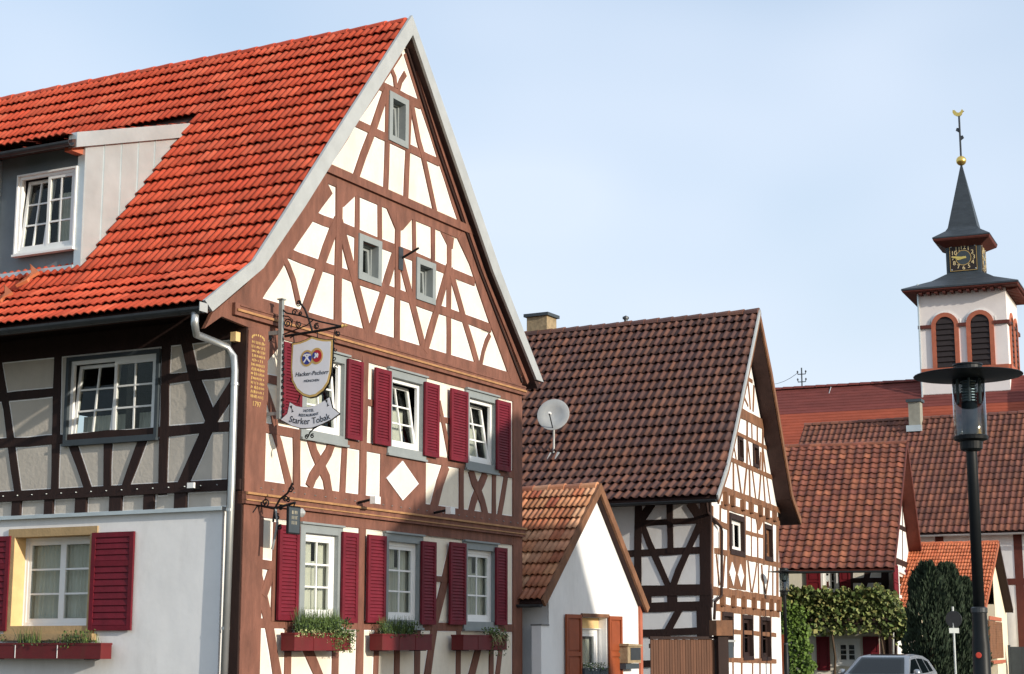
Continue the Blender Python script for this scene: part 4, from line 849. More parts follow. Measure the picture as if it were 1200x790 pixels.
MB().fbox(H, -.0, .1, 0, sl_o[0][1] + .1, -LEN2, -.02).build('side_wall', white_wall, shed); MB().fbox(H, shw - .1, shw, 0, sr_o[0][1] + .2, -LEN2, -.02).build('side_wall', white_wall, shed); MB().fbox(H, .1, shw - .1, 0, 2.4, -LEN2 - .1, -LEN2).build('rear_wall', white_wall, shed)
MB().fbox(H, shw - .02, shw + .1, 0, sr_o[0][1] + .1, -.16, .05).build('corner_pipe', sandstone, shed)
MB().fbox(H, hole[0][0] - .05, hole[1][0] + .05, hole[0][1] - .06, hole[0][1], -.1, .1).build('sill', sandstone, shed)
tz = H.uz(690, 776, .15)
pb = (H.uz(684, 784, .1)[0], H.uz(711, 784, .1)[0]); zpb = H.uz(700, 783, .1)[1]
pl_ = flower_box(H, pb[0], pb[1], zpb - .2, zpb, -.08, .12, 'dark planter of white flowers on the outbuilding window sill', [('white', .05, .95, .1, 160), ('bush', .0, 1, .1, 200), ('upright', .3, .6, .2, 20)], m=slate_paint)
# garden wall joining the inn and the outbuilding
gwl = empty('garden_wall', H.W(-.9, 0, -.1), 'low white rendered wall joining inn and outbuilding', 'wall')
zg = H.uz(625, 733)[1]; gu0 = (G.W(8.9, 0, 0) - H.o).dot(H.a) + .02
MB().fbox(H, gu0, -.01, 0, zg, -.2, .004).build('wall_body', white_wall, gwl); MB().fbox(H, gu0 - .005, -.005, zg, zg + .03, -.22, .02).build('coping', concrete, gwl)
# letter box on the outbuilding's corner
lb_ = quad(H, [(733.5, 757), (749, 757.5), (749, 777), (733.5, 777)], .2)
lbx = empty('letter_box', H.W((lb_[0] + lb_[1]) / 2, lb_[2], .1), 'brass and grey letter box on the outbuilding corner', 'letter box')
MB().fbox(H, lb_[0], lb_[1], lb_[2], lb_[3], .03, .24).build('body', brick_ch, lbx); MB().fbox(H, lb_[0] + .14, lb_[1] - .03, lb_[2] + .06, lb_[3] - .03, .24, .25).build('door', zinc_dk, lbx); MB().prism(H, [(lb_[0] - .02, lb_[3]), (lb_[1] + .02, lb_[3]), (lb_[1] + .02, lb_[3] + .03), (lb_[0] - .02, lb_[3] + .05)], .02, .27).build('lid', brick_ch, lbx)
MB().fbox(H, lb_[0], lb_[1], lb_[2] - .12, lb_[2] - .01, .04, .2).build('newspaper_slot', slate_paint, lbx)

# ================================================================ second half-timbered house, brown roof
A2 = at(831, 757, 41.0); K = Fac(A2, 19.5); M = Fac(A2, 119.0)
h2 = empty('half_timbered_house', K.W(3, 0, -4), 'half-timbered house with steep brown tiled roof and sunlit white gable behind outbuilding', 'house')
v2 = .5; along2 = -M.a
Lo2 = [K.uz(*p, v2) for p in [(840.5, 580), (852, 545), (860, 509), (874.5, 439), (889.5, 362)]]; Ro2 = [K.uz(*p, v2) for p in [(939, 608), (929, 579), (917, 509), (905, 437), (890.5, 362)]]
ap2 = ((Lo2[-1][0] + Ro2[-1][0]) / 2, Lo2[-1][1]); Lo2[-1] = Ro2[-1] = ap2
W2 = K.uz(914, 700)[0]
def ribbon_board(F, parent, P, w, d0, d1, m, nm):
    Q = off_poly(P, w); return MB().prism(F, ccw(P + Q[::-1]), d0, d1).build(nm, m, parent)
ribbon_board(K, h2, Lo2, .13, v2 - .02, v2 + .02, zinc_wht, 'bargeboard'); ribbon_board(K, h2, off_poly(Lo2, .13), .12, v2 - .03, v2 + .008, timber_old, 'bargeboard')
ribbon_board(K, h2, Ro2, .2, v2 - .03, v2 + .012, timber_old, 'bargeboard')
a_ = off_poly(Lo2, .07); b_ = off_poly(Ro2, .07); a_[-1] = b_[-1] = (ap2[0], ap2[1] - .12)
Q2L = [K.W(u, z, v2 - .03) for u, z in a_]; Q2R = [K.W(u, z, v2 - .03) for u, z in b_]; LEN = 10.5
slab(h2, 'roof_boarding', Q2L, along2, LEN, .13, soffit_m); slab(h2, 'roof_boarding', Q2R, along2, LEN, .13, soffit_m)
tmb = tile_mesh('roof_tile', .225, .42, 'single', tile_brown, .06)
tiled_slope(h2, tmb, tile_brown, Q2L, along2, LEN, .385, .225, 300); tiled_slope(h2, tmb, tile_brown, Q2R, along2, LEN, .385, .225, 0)
ridge(h2, Q2L[-1] - along2 * .02, Q2L[-1] + along2 * LEN, tile_brown, .15, .42)
g0 = Q2L[0] + Vector((0, 0, -.04)) - M.n * -.07; gutter(h2, g0 + along2 * LEN, g0 - along2 * .02, .07, zinc_dk)
# gable frame
k2 = []; TO = timber_old
def kb(px, w=.14, name='beam', **k): return beam(K, h2, px, w, TO, k2, name, **k)
kb([(866, 482.5), (899, 499.5)], .27, 'collar_beam'); kb([(862, 506.5), (903, 527)], .10, 'rail'); kb([(856, 537.5), (911, 562)], .12, 'rail')
kb([(877.5, 444), (882.5, 447)], .1, 'rail'); kb([(877, 446), (879, 465), (880, 480)], .11, 'post'); kb([(884, 452), (883, 482)], .09, 'post'); kb([(873, 466), (877.5, 476)], .08, 'brace')
kb([(876.3, 490), (876, 548)], .15, 'post'); kb([(894.5, 498), (894, 556)], .15, 'post'); kb([(881.5, 495), (882, 516)], .1, 'post'); kb([(888, 497), (888, 519)], .1, 'post')
kb([(876.5, 515), (881, 550)], .1, 'brace'); kb([(894, 520), (898.5, 558)], .1, 'brace'); kb([(892, 530), (891, 555)], .08, 'brace'); kb([(861, 524), (863.5, 538)], .07, 'brace')
for p in ([(860, 540), (860.3, 580)], [(878.6, 548), (879.5, 588)], [(895, 554), (897.5, 592)]): kb(p, .13, 'post')
for p in ([(864, 541), (869.8, 583)], [(875.5, 547), (872, 584)], [(882, 549), (887, 590)], [(892.2, 555), (889.5, 590)], [(899, 558), (904, 594)]): kb(p, .1, 'brace')
kb([(846, 572.5), (919, 600)], .17, 'tie_beam'); kb([(846, 591.5), (914, 613.5)], .17, 'wall_plate')
for x0, y0 in ((857.3, 587.5), (869.3, 592.5), (879, 595.5), (890, 599), (898, 602), (906.5, 605)): kb([(x0, y0 - 6), (x0, y0 + 6)], .2, 'joist_end', d1=.12)
kb([(849, 577), (849.2, 592)], .2, 'joist_end', d1=.12)
kb([(834, 592), (834, 700)], .4, 'corner_post'); kb([(911.7, 606), (911.7, 702)], .3, 'corner_post')
kb([(844.8, 592), (844.6, 650)], .12, 'post'); kb([(836, 609.5), (854, 618)], .14, 'rail'); kb([(854, 597), (854, 690)], .17, 'post')
kb([(873.5, 602), (873.5, 690)], .16, 'post'); kb([(881.2, 606), (881.4, 656)], .1, 'post'); kb([(888.3, 616), (888.7, 658)], .12, 'post'); kb([(895.7, 610), (895.7, 662)], .12, 'post'); kb([(905.8, 612), (905.8, 662)], .12, 'post')
kb([(873, 623.5), (897, 629.5)], .1, 'rail'); beam(K, h2, None, 0, TO, k2, 'fan_bracket', poly=[K.uz(*p) for p in [(884.5, 605), (894, 608), (889.2, 621), (887.4, 621)]])
kb([(838, 645), (915, 662.5)], .14, 'sill_rail'); kb([(840, 650), (843.7, 686)], .09, 'brace'); kb([(850, 651), (847.4, 687)], .09, 'brace')
beam(K, h2, None, 0, TO, k2, 'board_panel', poly=[K.uz(*p) for p in [(854, 651), (873.5, 656), (873.5, 692), (854, 689)]])
for q in ([(855.5, 672), (858.7, 658.5), (862.5, 671.5), (860, 687)], [(865.3, 674), (868.5, 661), (872.2, 675), (869, 688)]): MB().prism(K, ccw([K.uz(*p, .05) for p in q]), 0, .046).build('diamond_panel', white_line, h2)
kb([(877, 657), (880.8, 694)], .1, 'curved_brace'); kb([(887.5, 660), (885.5, 676), (882.3, 694)], .1, 'curved_brace'); kb([(889.2, 660), (889.7, 697)], .1, 'post'); kb([(893, 662), (894, 676), (897.5, 695)], .1, 'curved_brace'); kb([(902.2, 662), (901, 678), (898.3, 696)], .1, 'curved_brace'); kb([(906.2, 662), (906.2, 698)], .1, 'post')
kb([(834, 692), (916, 703.5)], .2, 'sill_beam'); kb([(838, 711.5), (914, 720)], .18, 'wall_plate')
for x0 in (845.5, 858.5, 870.5, 882.5, 893, 903, 911.5): y0 = 702 + (x0 - 842) * .092; kb([(x0, y0 - 5), (x0, y0 + 8)], .2, 'joist_end', d1=.12)
# ground floor of the gable
for p in ([(859.8, 714), (859.8, 800)], [(869.8, 714), (869.8, 800)], [(883.2, 716), (882.6, 800)], [(891.3, 716), (891.3, 800)], [(903.8, 718), (903.8, 800)], [(846, 714), (846, 800)]): kb(p, .11, 'post')
kb([(858, 740), (910, 744.2)], .11, 'rail'); kb([(850, 773), (910, 775)], .12, 'rail')
kh = []
def kwin(q, **k):
    b = quad(K, q, .03); k2.append(rect(*b)); kh.append(rect(b[0] + .02, b[1] - .02, b[2] + .02, b[3] - .02)); window(K, h2, b, cm=timber_dk, sill=False, gm=glass_dk, **k)
kwin([(865.3, 511), (871, 513.5), (871, 541), (865.5, 538.5)], cols=1, rows=1, cw=.09, fw=.05, fm=timber_old); kwin([(883, 520), (889.2, 523), (889.2, 549), (883.2, 546.5)], cols=1, rows=1, cw=.09, fw=.05, fm=timber_old)
kwin([(855.5, 600), (872.5, 607), (872.5, 653.5), (855.5, 649)], cols=1, rows=1, sashes=2, cw=.14, fw=.045); kwin([(896.5, 613.5), (905.3, 617), (905.3, 659), (896.5, 656)], cols=1, rows=2, cw=.12, fw=.06, fm=timber_old)
for q in ([(847, 717), (859, 718), (859, 758), (847, 758)], [(870.5, 720), (882.5, 721.5), (882.5, 774), (870.5, 773.5)], [(892, 722.5), (903.2, 723.5), (903.2, 774.5), (892, 774)]): kwin(q, cols=1, rows=2, cw=.1, fw=.05, fm=timber_dk)
def zat(P, u):
    P = sorted(P)
    for (x0, y0), (x1, y1) in zip(P, P[1:]):
        if x0 <= u <= x1: return y0 + (y1 - y0) * (u - x0) / (x1 - x0)
    return P[0][1] if u < P[0][0] else P[-1][1]
zk = lambda u: (zat(Lo2, u) if u < ap2[0] else zat(Ro2, u)) - .27
kout = [(0, .2), (W2, .2)] + [(u, zk(u)) for u in (W2, W2 * .85, ap2[0] + .9, ap2[0] + .02, ap2[0] - .9, .9, .45, 0)]
panels(K, h2, kout, k2, [white_wall, white_line], border=.012)
wall_shell(K, h2, kout, kh, TO)
# eaves wall
m2 = []
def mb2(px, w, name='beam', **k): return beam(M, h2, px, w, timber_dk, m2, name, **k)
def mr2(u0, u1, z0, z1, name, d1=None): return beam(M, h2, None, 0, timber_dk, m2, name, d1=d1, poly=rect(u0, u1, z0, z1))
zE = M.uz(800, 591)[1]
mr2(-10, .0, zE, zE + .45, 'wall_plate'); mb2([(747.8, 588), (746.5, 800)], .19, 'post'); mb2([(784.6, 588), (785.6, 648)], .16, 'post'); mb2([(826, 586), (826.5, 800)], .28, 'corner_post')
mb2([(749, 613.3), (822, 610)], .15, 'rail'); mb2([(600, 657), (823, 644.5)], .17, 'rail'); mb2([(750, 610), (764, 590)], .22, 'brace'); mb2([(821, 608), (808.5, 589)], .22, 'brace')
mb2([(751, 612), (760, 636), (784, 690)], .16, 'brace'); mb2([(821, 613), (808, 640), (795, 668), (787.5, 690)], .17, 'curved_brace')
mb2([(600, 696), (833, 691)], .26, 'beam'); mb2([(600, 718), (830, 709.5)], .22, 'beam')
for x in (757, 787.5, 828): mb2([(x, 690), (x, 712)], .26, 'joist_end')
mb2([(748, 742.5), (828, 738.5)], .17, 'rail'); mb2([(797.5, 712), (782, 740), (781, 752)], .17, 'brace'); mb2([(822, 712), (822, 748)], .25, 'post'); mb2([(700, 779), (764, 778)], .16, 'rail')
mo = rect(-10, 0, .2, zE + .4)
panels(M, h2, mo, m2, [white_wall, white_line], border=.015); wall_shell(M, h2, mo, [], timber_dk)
e2w = K.W(W2, 0, 0); MB().hexa([e2w + along2 * 9.9 - K.n * .1, e2w + along2 * 9.9, e2w - K.n * .05, e2w - K.n * .05 - K.a * .1] + [q + Vector((0, 0, Ro2[0][1])) for q in (e2w + along2 * 9.9 - K.n * .1, e2w + along2 * 9.9, e2w - K.n * .05, e2w - K.n * .05 - K.a * .1)]).build('side_wall', white_wall, h2)
MB().fbox(K, .6, W2 - .6, .2, 6, -1.6, -1.5).build('partition', dark_in, h2)
MB().tube([M.W(*M.uz(828, 588, .3), .3), M.W(*M.uz(829, 600, .22), .22), K.W(*K.uz(845, 618, .1), .1), K.W(*K.uz(846, 623, .1), .1), K.W(*K.uz(845.5, 698, .1), .1), K.W(*K.uz(838, 705, .14), .14), K.W(*K.uz(837, 726, .14), .14)], .035, 8).build('downpipe', timber_dk, h2, smooth=True)
# chimney
cb = hit(630, 391, Q2L[2], (Q2L[-1] - Q2L[2]).cross(along2).normalized()); CF = Fac(cb, 119.0); cz = cb.z
chm = MB().fbox(CF, -.33, .33, cz - 1.2, cz + .50, -.55, .05).build('chimney', brick_ch, h2); MB().fbox(CF, -.40, .40, cz + .50, cz + .59, -.62, .12).build('chimney_cap', slate_paint, chm)
rt = Q2L[-1] + along2 * 3.95; MB().lathe(rt, [(.05, 0), (.05, .2), (.09, .22), (.09, .28), (.01, .32)], 8).build('vent_pipe', zinc_dk, h2)
# satellite dish
N2 = (Q2L[-1] - Q2L[2]).cross(along2).normalized(); N2 = N2 if N2.z > 0 else -N2
db = hit(649, 531, Q2L[2] + N2 * .06, N2)
dish = empty('satellite_dish', db, 'round grey satellite dish on a short mast on the brown roof', 'satellite dish')
dt = at(649, 487, db.y - .15)
MB().tube([db, db + Vector((0, 0, .35)), Vector((dt.x, dt.y + .12, dt.z - .25))], .028, 8).build('mast', zinc_wht, dish)
for s_ in (-.12, .12): MB().hexa([db + along2 * (s_ - .05) - N2 * .03 + q for q in (Vector(), along2 * .1, along2 * .1 + M.n * .22 - Vector((0, 0, .2)), M.n * .22 - Vector((0, 0, .2)))] + [db + along2 * (s_ - .05) + N2 * .03 + q for q in (Vector(), along2 * .1, along2 * .1 + M.n * .22 - Vector((0, 0, .2)), M.n * .22 - Vector((0, 0, .2)))]).build('roof_flashing', zinc_wht, dish)
ax = Vector((-.25, -.92, .22)).normalized()
MB().lathe(dt + ax * -.02, [(.03, -.02), (.25, .02), (.42, .085), (.43, .09), (.42, .095), (.25, .035), (.02, .0)], 28, axis=tuple(ax)).build('reflector', zinc_wht, dish, smooth=True)
MB().tube([dt - Vector((0, 0, .40)) + ax * .08, dt + ax * .5 - Vector((0, 0, .12))], .016, 7).build('feed_arm', zinc_dk, dish); MB().lathe(dt + ax * .5 - Vector((0, 0, .1)), [(.03, 0), (.045, .06), (.03, .12)], 8, axis=tuple(-ax)).build('receiver', white_paint, dish)

# ================================================================ board gate beside the second house
gA, gB = at(762, 757, 38.4), at(837, 757, 38.9); dv = gB - gA; GH = math.degrees(math.atan2(dv.x, dv.y)); GF = Fac(gA, GH); gl = dv.length
gate = empty('courtyard_gate', GF.W(gl / 2, 0, 0), 'brown vertical board courtyard gate before the half-timbered house', 'gate')
gz = GF.uz(800, 748)[1]; n = 24
for i in range(n): MB().fbox(GF, gl * i / n + .004, gl * (i + 1) / n - .004, .08, gz - .02 - .004 * (i % 3), -.02 - .004 * (i % 2), .012 + .004 * (i % 2)).build('board', gate_m, gate)
MB().fbox(GF, -.02, gl + .02, gz - .02, gz + .04, -.05, .05).build('top_cap', timber_dk, gate)
for z in (.5, 1.6): MB().fbox(GF, 0, gl, z, z + .1, -.08, -.03).build('ledge', gate_m, gate)
gp = empty('gate_post', GF.W(gl + .12, 0, .05), 'stout brown gate post with block head beside the gate', 'post')
z0, z1 = GF.uz(840, 745)[1], GF.uz(840, 727)[1]; MB().fbox(GF, gl + .03, gl + .28, 0, z0, -.1, .15).build('shaft', timber_dk, gp); MB().fbox(GF, gl - .04, gl + .36, z0, z1, -.16, .22).build('head', timber_old, gp)
b = quad(K, [(851, 752), (860, 753), (860, 772), (851, 770)], .3); mbx = empty('wall_cabinet', K.W((b[0] + b[1]) / 2, b[2], .2), 'dark grey wall cabinet with white lid by the gate post', 'box')
MB().fbox(K, b[0], b[1], b[2], b[3], .04, .3).build('body', slate_paint, mbx); MB().fbox(K, b[0] - .04, b[1] + .04, b[3], b[3] + .05, .03, .34).build('lid', zinc_wht, mbx)
fp = at(917.5, 757, 50); fpo = empty('fence_post', Vector((fp.x, fp.y, 0)), 'tall orange-brown wooden post at the end of the white gable', 'post'); FF = Fac(fp, 110)
MB().fbox(FF, -.07, .07, 0, FF.uz(917, 745)[1], -.07, .07).build('shaft', orange_shut, fpo); MB().fbox(FF, -.08, .08, FF.uz(917, 745)[1], FF.uz(917, 745)[1] + .03, -.08, .08).build('cap', orange_shut, fpo)

# ================================================================ third house, rust red roof, vine
A3 = at(1052, 757, 70.0); G3 = Fac(A3, 17.5); L3 = Fac(A3, 107.5)
h3 = empty('vine_house', G3.W(2, 0, -4), 'rust red tiled house with crimson shutters behind the grape vine', 'house'); v3 = .55
lo3 = [G3.uz(*p, v3) for p in [(1047.5, 665), (1051.5, 630), (1063, 517)]]; ro3 = [G3.uz(*p, v3) for p in [(1083, 669), (1063.5, 517)]]; ro3[1] = lo3[2]
ribbon_board(G3, h3, lo3, .2, v3 - .02, v3 + .02, red_oxide, 'bargeboard'); ribbon_board(G3, h3, ro3, .28, v3 - .02, v3 + .025, red_oxide, 'bargeboard')
a_ = off_poly(lo3, .08); b_ = off_poly(ro3, .08); a_[-1] = b_[-1] = (lo3[2][0], lo3[2][1] - .12)
q3l = [G3.W(u, z, v3 - .03) for u, z in a_]; q3r = [G3.W(u, z, v3 - .03) for u, z in b_]; al3 = -L3.a
slab(h3, 'roof_boarding', q3l, al3, 9, .13, red_oxide); slab(h3, 'roof_boarding', q3r, al3, 9, .13, red_oxide)
tm3 = tile_mesh('roof_tile', .36, .50, 'single', tile_three, .06); tiled_slope(h3, tm3, tile_three, q3l, al3, 9, .455, .345, 260); tiled_slope(h3, tm3, tile_three, q3r, al3, 9, .455, .345, 0)
ridge(h3, q3l[-1], q3l[-1] + al3 * 9, tile_three, .15, .45); g0 = q3l[0] + L3.n * .06 - Vector((0, 0, .04)); gutter(h3, g0 + al3 * 9, g0, .075, zinc_dk)
s3 = []; zE3 = L3.uz(1000, 668)[1]
def b3(F, px, w, lst, name='beam', m=timber_dk): return beam(F, h3, px, w, m, lst, name)
b3(L3, [(1037, 660), (1037, 800)], .32, s3, 'corner_post'); b3(L3, [(990, 680.5), (1036, 680)], .2, s3, 'rail'); b3(L3, [(1020, 662), (1010, 695)], .22, s3, 'brace'); b3(L3, [(997, 664), (997, 700)], .2, s3, 'post'); b3(L3, [(860, 700), (1036, 698)], .25, s3, 'beam')
w3 = quad(L3, [(962, 666), (983, 666), (983, 696), (962, 696)], .03); w4 = quad(L3, [(978, 749), (1008, 749), (1008, 780), (978, 780)], .03)
s3 += [rect(*w3), rect(*w4)]
window(L3, h3, w3, cols=1, rows=2, cw=.1, cm=white_paint, sashes=2, fw=.05); window(L3, h3, w4, cols=1, rows=3, cw=.12, cm=white_paint, sashes=2, fw=.06)
for q, sp in (([(945, 666), (961.5, 666), (961.5, 697), (945, 697)], None), ([(984, 666), (996.5, 666), (996.5, 697), (984, 697)], None), ([(957, 746), (972.5, 746), (972.5, 786), (957, 786)], None), ([(1011.5, 746), (1030.5, 746), (1030.5, 785), (1011.5, 785)], None)): shutter(L3, h3, quad(L3, q, .06), mat('deep_red_shutter', (.16, .012, .02), .55, .15, 4, .05, 30), .04, 10, solid=True, split=.5)
o3 = rect(-9, 0, 0, zE3 + .3); panels(L3, h3, o3, s3, [mat('warm_white_render', (.72, .68, .58), .9, .1, 1.5, .3, 10), white_line], border=.02); wall_shell(L3, h3, o3, [rect(w3[0] + .05, w3[1] - .05, w3[2] + .05, w3[3] - .05), rect(w4[0] + .05, w4[1] - .05, w4[2] + .05, w4[3] - .05)], timber_dk)
s4 = []; w3w = G3.uz(1076, 690)[0]
for p, w in (([(1048, 656), (1078, 668)], .25), ([(1052, 616), (1070, 625)], .2), ([(1056, 590), (1062, 594)], .15), ([(1058, 560), (1058, 665)], .2), ([(1051, 660), (1051, 800)], .35), ([(1065, 600), (1067, 665)], .16)): b3(G3, p, w, s4)
wg = quad(G3, [(1056, 606), (1059, 607), (1059, 628), (1056, 627)], .03); wg2 = quad(G3, [(1054, 668), (1062, 671), (1062, 702), (1054, 700)], .05); s4 += [rect(*wg2)]
window(G3, h3, wg2, cols=1, rows=2, cw=.1, cm=white_paint, fw=.06)
for q in ([(1048, 661), (1053, 663), (1053, 703), (1048, 701)], [(1062.5, 668), (1068, 670), (1068, 706), (1062.5, 704)]): shutter(G3, h3, quad(G3, q, .08), shut_red, .05, 10, solid=True, split=.5)
o4 = [(0, 0), (w3w, 0), (w3w, ro3[0][1] + .3), (lo3[2][0], lo3[2][1] - .35), (0, lo3[1][1] - .0)]
panels(G3, h3, o4, s4, [white_wall, white_line], border=.02); wall_shell(G3, h3, o4, [rect(wg2[0] + .05, wg2[1] - .05, wg2[2] + .05, wg2[3] - .05)], timber_dk)
MB().tube([L3.W(*L3.uz(1046, 735, .1), .1), L3.W(L3.uz(1046, 735, .1)[0], 0, .1)], .05, 8).build('downpipe', zinc_wht, h3)
MB().fbox(G3, .1, w3w, .1, 4.5, -2.6, -2.5).build('partition', dark_in, h3)

# ================================================================ long barn with wide roof
AB = at(1100, 757, 84.0); B = Fac(AB, 116.0); barn = empty('long_barn', B.W(4, 0, -6), 'long white barn with wide dull brown-red tiled roof', 'barn')
ze = B.uz(1140, 624.5, .5)[1]; zr = B.uz(1070, 492, -6.6)[1]; uL = B.uz(943, 500, -6.6)[0]; uR = 22
qb = [B.W(uR, ze, .5), B.W(uR, ze + (zr - ze) * .99, -6.53)]; qb2 = [B.W(uR, ze, -13.7), B.W(uR, zr - .02, -6.6)]; qb[1] = qb2[1]
slab(barn, 'roof_boarding', qb, -B.a, uR - uL, .15, soffit_m); slab(barn, 'roof_boarding', qb2, -B.a, uR - uL, .15, soffit_m)
tm4 = tile_mesh('roof_tile', .31, .56, 'single', tile_barn, .055); tiled_slope(barn, tm4, tile_barn, qb, -B.a, uR - uL, .50, .31, 0)
ridge(barn, B.W(uL, zr, -6.6), B.W(uR, zr, -6.6), tile_barn, .16, .5)
gutter(barn, B.W(uL, ze - .05, .58), B.W(uR, ze - .05, .58), .085, zinc)
bs = []
for u in (B.uz(1196, 700)[0], B.uz(1060, 700)[0], B.uz(1128, 700)[0] - 1, B.uz(1196, 700)[0] + 3.5): beam(B, barn, None, 0, red_oxide, bs, 'post', poly=rect(u - .2, u + .2, 0, ze + .2))
u = B.uz(1100, 683)[1]; beam(B, barn, None, 0, red_oxide, bs, 'rail', poly=rect(uL + .3, uR, u - .15, u + .15))
panels(B, barn, rect(uL + .3, uR, 0, ze + .35), bs, [white_wall, white_line], border=0.0); wall_shell(B, barn, rect(uL + .3, uR, 0, ze + .35), [], red_oxide)
MB().prism(B.side(uL + .3), [(0, 0), (13, 0), (13, ze), (6.6, zr - .3), (0, ze)], -.1, 0).build('gable_wall', white_wall, barn)
cb = hit(1076, 494, B.W(0, zr, -6.6), B.n); vu = (cb - B.o).dot(B.a); vp = MB().fbox(B, vu - .32, vu + .3, zr - .7, zr + .85, -6.4, -5.8).build('chimney', mat('mossy_chimney_render', (.3, .29, .24), .9, .3, 2, .3, 10), barn); MB().fbox(B, vu - .42, vu + .4, zr + .85, zr + 1.0, -6.5, -5.7).build('chimney_cap', slate_paint, vp)
MB().fbox(B, vu - .42, vu + .38, zr - .75, zr - .42, -5.82, -5.55).build('flashing', zinc, vp)
bx_ = empty('grey_gate', B.W(B.uz(1195, 760)[0], 0, 2), 'dark grey solid gate at the foot of the barn', 'gate'); gx = B.uz(1184, 760, 2)[0]
for i in range(6): MB().fbox(B, gx + i * .5, gx + i * .5 + .49, 0, B.uz(1190, 758, 2)[1], 1.96, 2.0).build('panel', slate_paint, bx_)
MB().fbox(B, gx - .12, gx - .01, 0, B.uz(1190, 758, 2)[1] + .08, 1.9, 2.02).build('post', slate_paint, bx_)

# ================================================================ cream cottage with orange roof
AC = at(1168, 757, 77.0); C_ = Fac(AC, 21.0); LC = Fac(AC, 111.0); cot = empty('cream_cottage', C_.W(2, 0, -3), 'small cream cottage with bright orange roof and closed brown shutters', 'house'); vc = .35
lc = [C_.uz(1155, 712, vc), C_.uz(1170.5, 634, vc)]; rc = [C_.uz(1187, 714, vc), lc[1]]
ribbon_board(C_, cot, lc, .16, vc - .02, vc + .02, tile_orange, 'verge_tiles'); ribbon_board(C_, cot, rc, .2, vc - .02, vc + .02, timber_dk, 'bargeboard')
a_ = off_poly(lc, .08); b_ = off_poly(rc, .08); a_[1] = b_[1] = (lc[1][0], lc[1][1] - .1); alc = -LC.a
qcl = [C_.W(u, z, vc - .03) for u, z in a_]; qcr = [C_.W(u, z, vc - .03) for u, z in b_]
slab(cot, 'roof_boarding', qcl, alc, 4.6, .1, timber_dk); slab(cot, 'roof_boarding', qcr, alc, 4.6, .1, timber_dk)
tm5 = tile_mesh('roof_tile', .26, .5, 'double', tile_orange, .05); tiled_slope(cot, tm5, tile_orange, qcl, alc, 4.6, .43, .26, 220); tiled_slope(cot, tm5, tile_orange, qcr, alc, 4.6, .43, .26, 0)
ridge(cot, qcl[-1], qcl[-1] + alc * 4.6, tile_orange, .13, .4)
cream2 = mat('pale_cream_render', (.78, .70, .54), .9, .08, 1.5, .3, 10, dirt=((.6, .5, .36), .2, 1.0)); wc = C_.uz(1181.5, 757)[0]
oc = [(0, 0), (wc, 0), (wc, rc[0][1] + .3), (lc[1][0], lc[1][1] - .3), (0, lc[0][1] + .25)]; wall_shell(C_, cot, oc, [], cream2, 0.0); wall_shell(LC, cot, rect(-4.5, 0, 0, lc[0][1] + .3), [], cream2, 0.0)
MB().fbox(C_, wc - .1, wc, 0, rc[0][1], -4.4, -.05).build('side_wall', cream2, cot)
b = quad(C_, [(1160.3, 728), (1175.8, 729), (1176, 772), (1161, 771)], .05); wd_ = MB().ring(C_, b[0], b[1], b[2], b[3], .05, -.02, .03).build('window', timber_old, cot)
md = (b[0] + b[1]) / 2
for x0, x1 in ((b[0] + .05, md - .01), (md + .01, b[1] - .05)): shutter(C_, cot, (x0, x1, b[2] + .05, b[3] - .05), timber_old, .0, 14, t=.035)
MB().fbox(C_, b[0] + .1, b[1] - .1, b[2] - .22, b[2] - .08, .0, .12).build('sill', sandstone, cot); MB().fbox(C_, b[0] + .15, b[1] - .3, b[3] + .04, b[3] + .2, .0, .05).build('lintel', sandstone, cot)

# ================================================================ church: nave roof and clock tower
AT = at(1200, 757, 115.0); T_ = Fac(AT, 113.4); TS = Fac(AT, 23.4)
church = empty('church', T_.W(-3, 0, -3), 'village church with white clock tower, dark slate spire and long red nave roof', 'church')
tw = -T_.uz(1076, 345)[0]                         # tower width
zr = T_.uz(1077, 447, -1.0)[1]; u0 = T_.uz(880, 459, -1.0)[0]; rise_n = 1.15; rows = 46
tn_new = mat('red_nave_tile', (.32, .07, .035), .7, .25, .8, .3, 12, island=.06, stretch=(1, 1, 3)); tn_old = mat('dark_red_nave_tile', (.17, .042, .034), .7, .25, .8, .3, 12, island=.06, stretch=(1, 1, 3))
mb = MB()
for i in range(rows):
    d0 = -1 + i * .2; z0 = zr - i * .2 * rise_n; w_ = 1 if i < 9 else 0
    for a, b in ((u0 - 12, 3.0),):
        mb.add([T_.W(a, z0, d0), T_.W(b, z0, d0), T_.W(b, z0 - .2 * rise_n + .045, d0 + .2), T_.W(a, z0 - .2 * rise_n + .045, d0 + .2), T_.W(b, z0 - .2 * rise_n, d0 + .2), T_.W(a, z0 - .2 * rise_n, d0 + .2)], [(0, 1, 2, 3), (3, 2, 4, 5)], w_)
nv = mb.build('nave_roof', [tn_new, tn_old], church)
mk('nave_roof', [T_.W(u0 - 12, zr - .01, -1.0), T_.W(3, zr - .01, -1.0), T_.W(3, zr - 11, -10), T_.W(u0 - 12, zr - 11, -10)], [(0, 1, 2, 3)], tn_old, church)
ridge(church, T_.W(u0 - 12, zr, -1), T_.W(-tw, zr, -1), tn_old, .18, .8)
MB().prism(T_.side(3.0 - .02), [(-8.2, 0), (9, 0), (9, zr - 10), (1.0, zr - .3), (-8.2, zr - 10.6)], -.3, 0).build('nave_gable', white_wall, church)
MB().fbox(T_, u0 - 11.8, 2.9, 0, zr - 10.4, 7.8, 8.0).build('nave_wall', white_wall, church)
MB().tube([T_.W(*T_.uz(974, 453, -.9), -.9), T_.W(*T_.uz(960, 500, 1.2), 1.2)], .03, 5).build('lightning_wire', zinc, church)
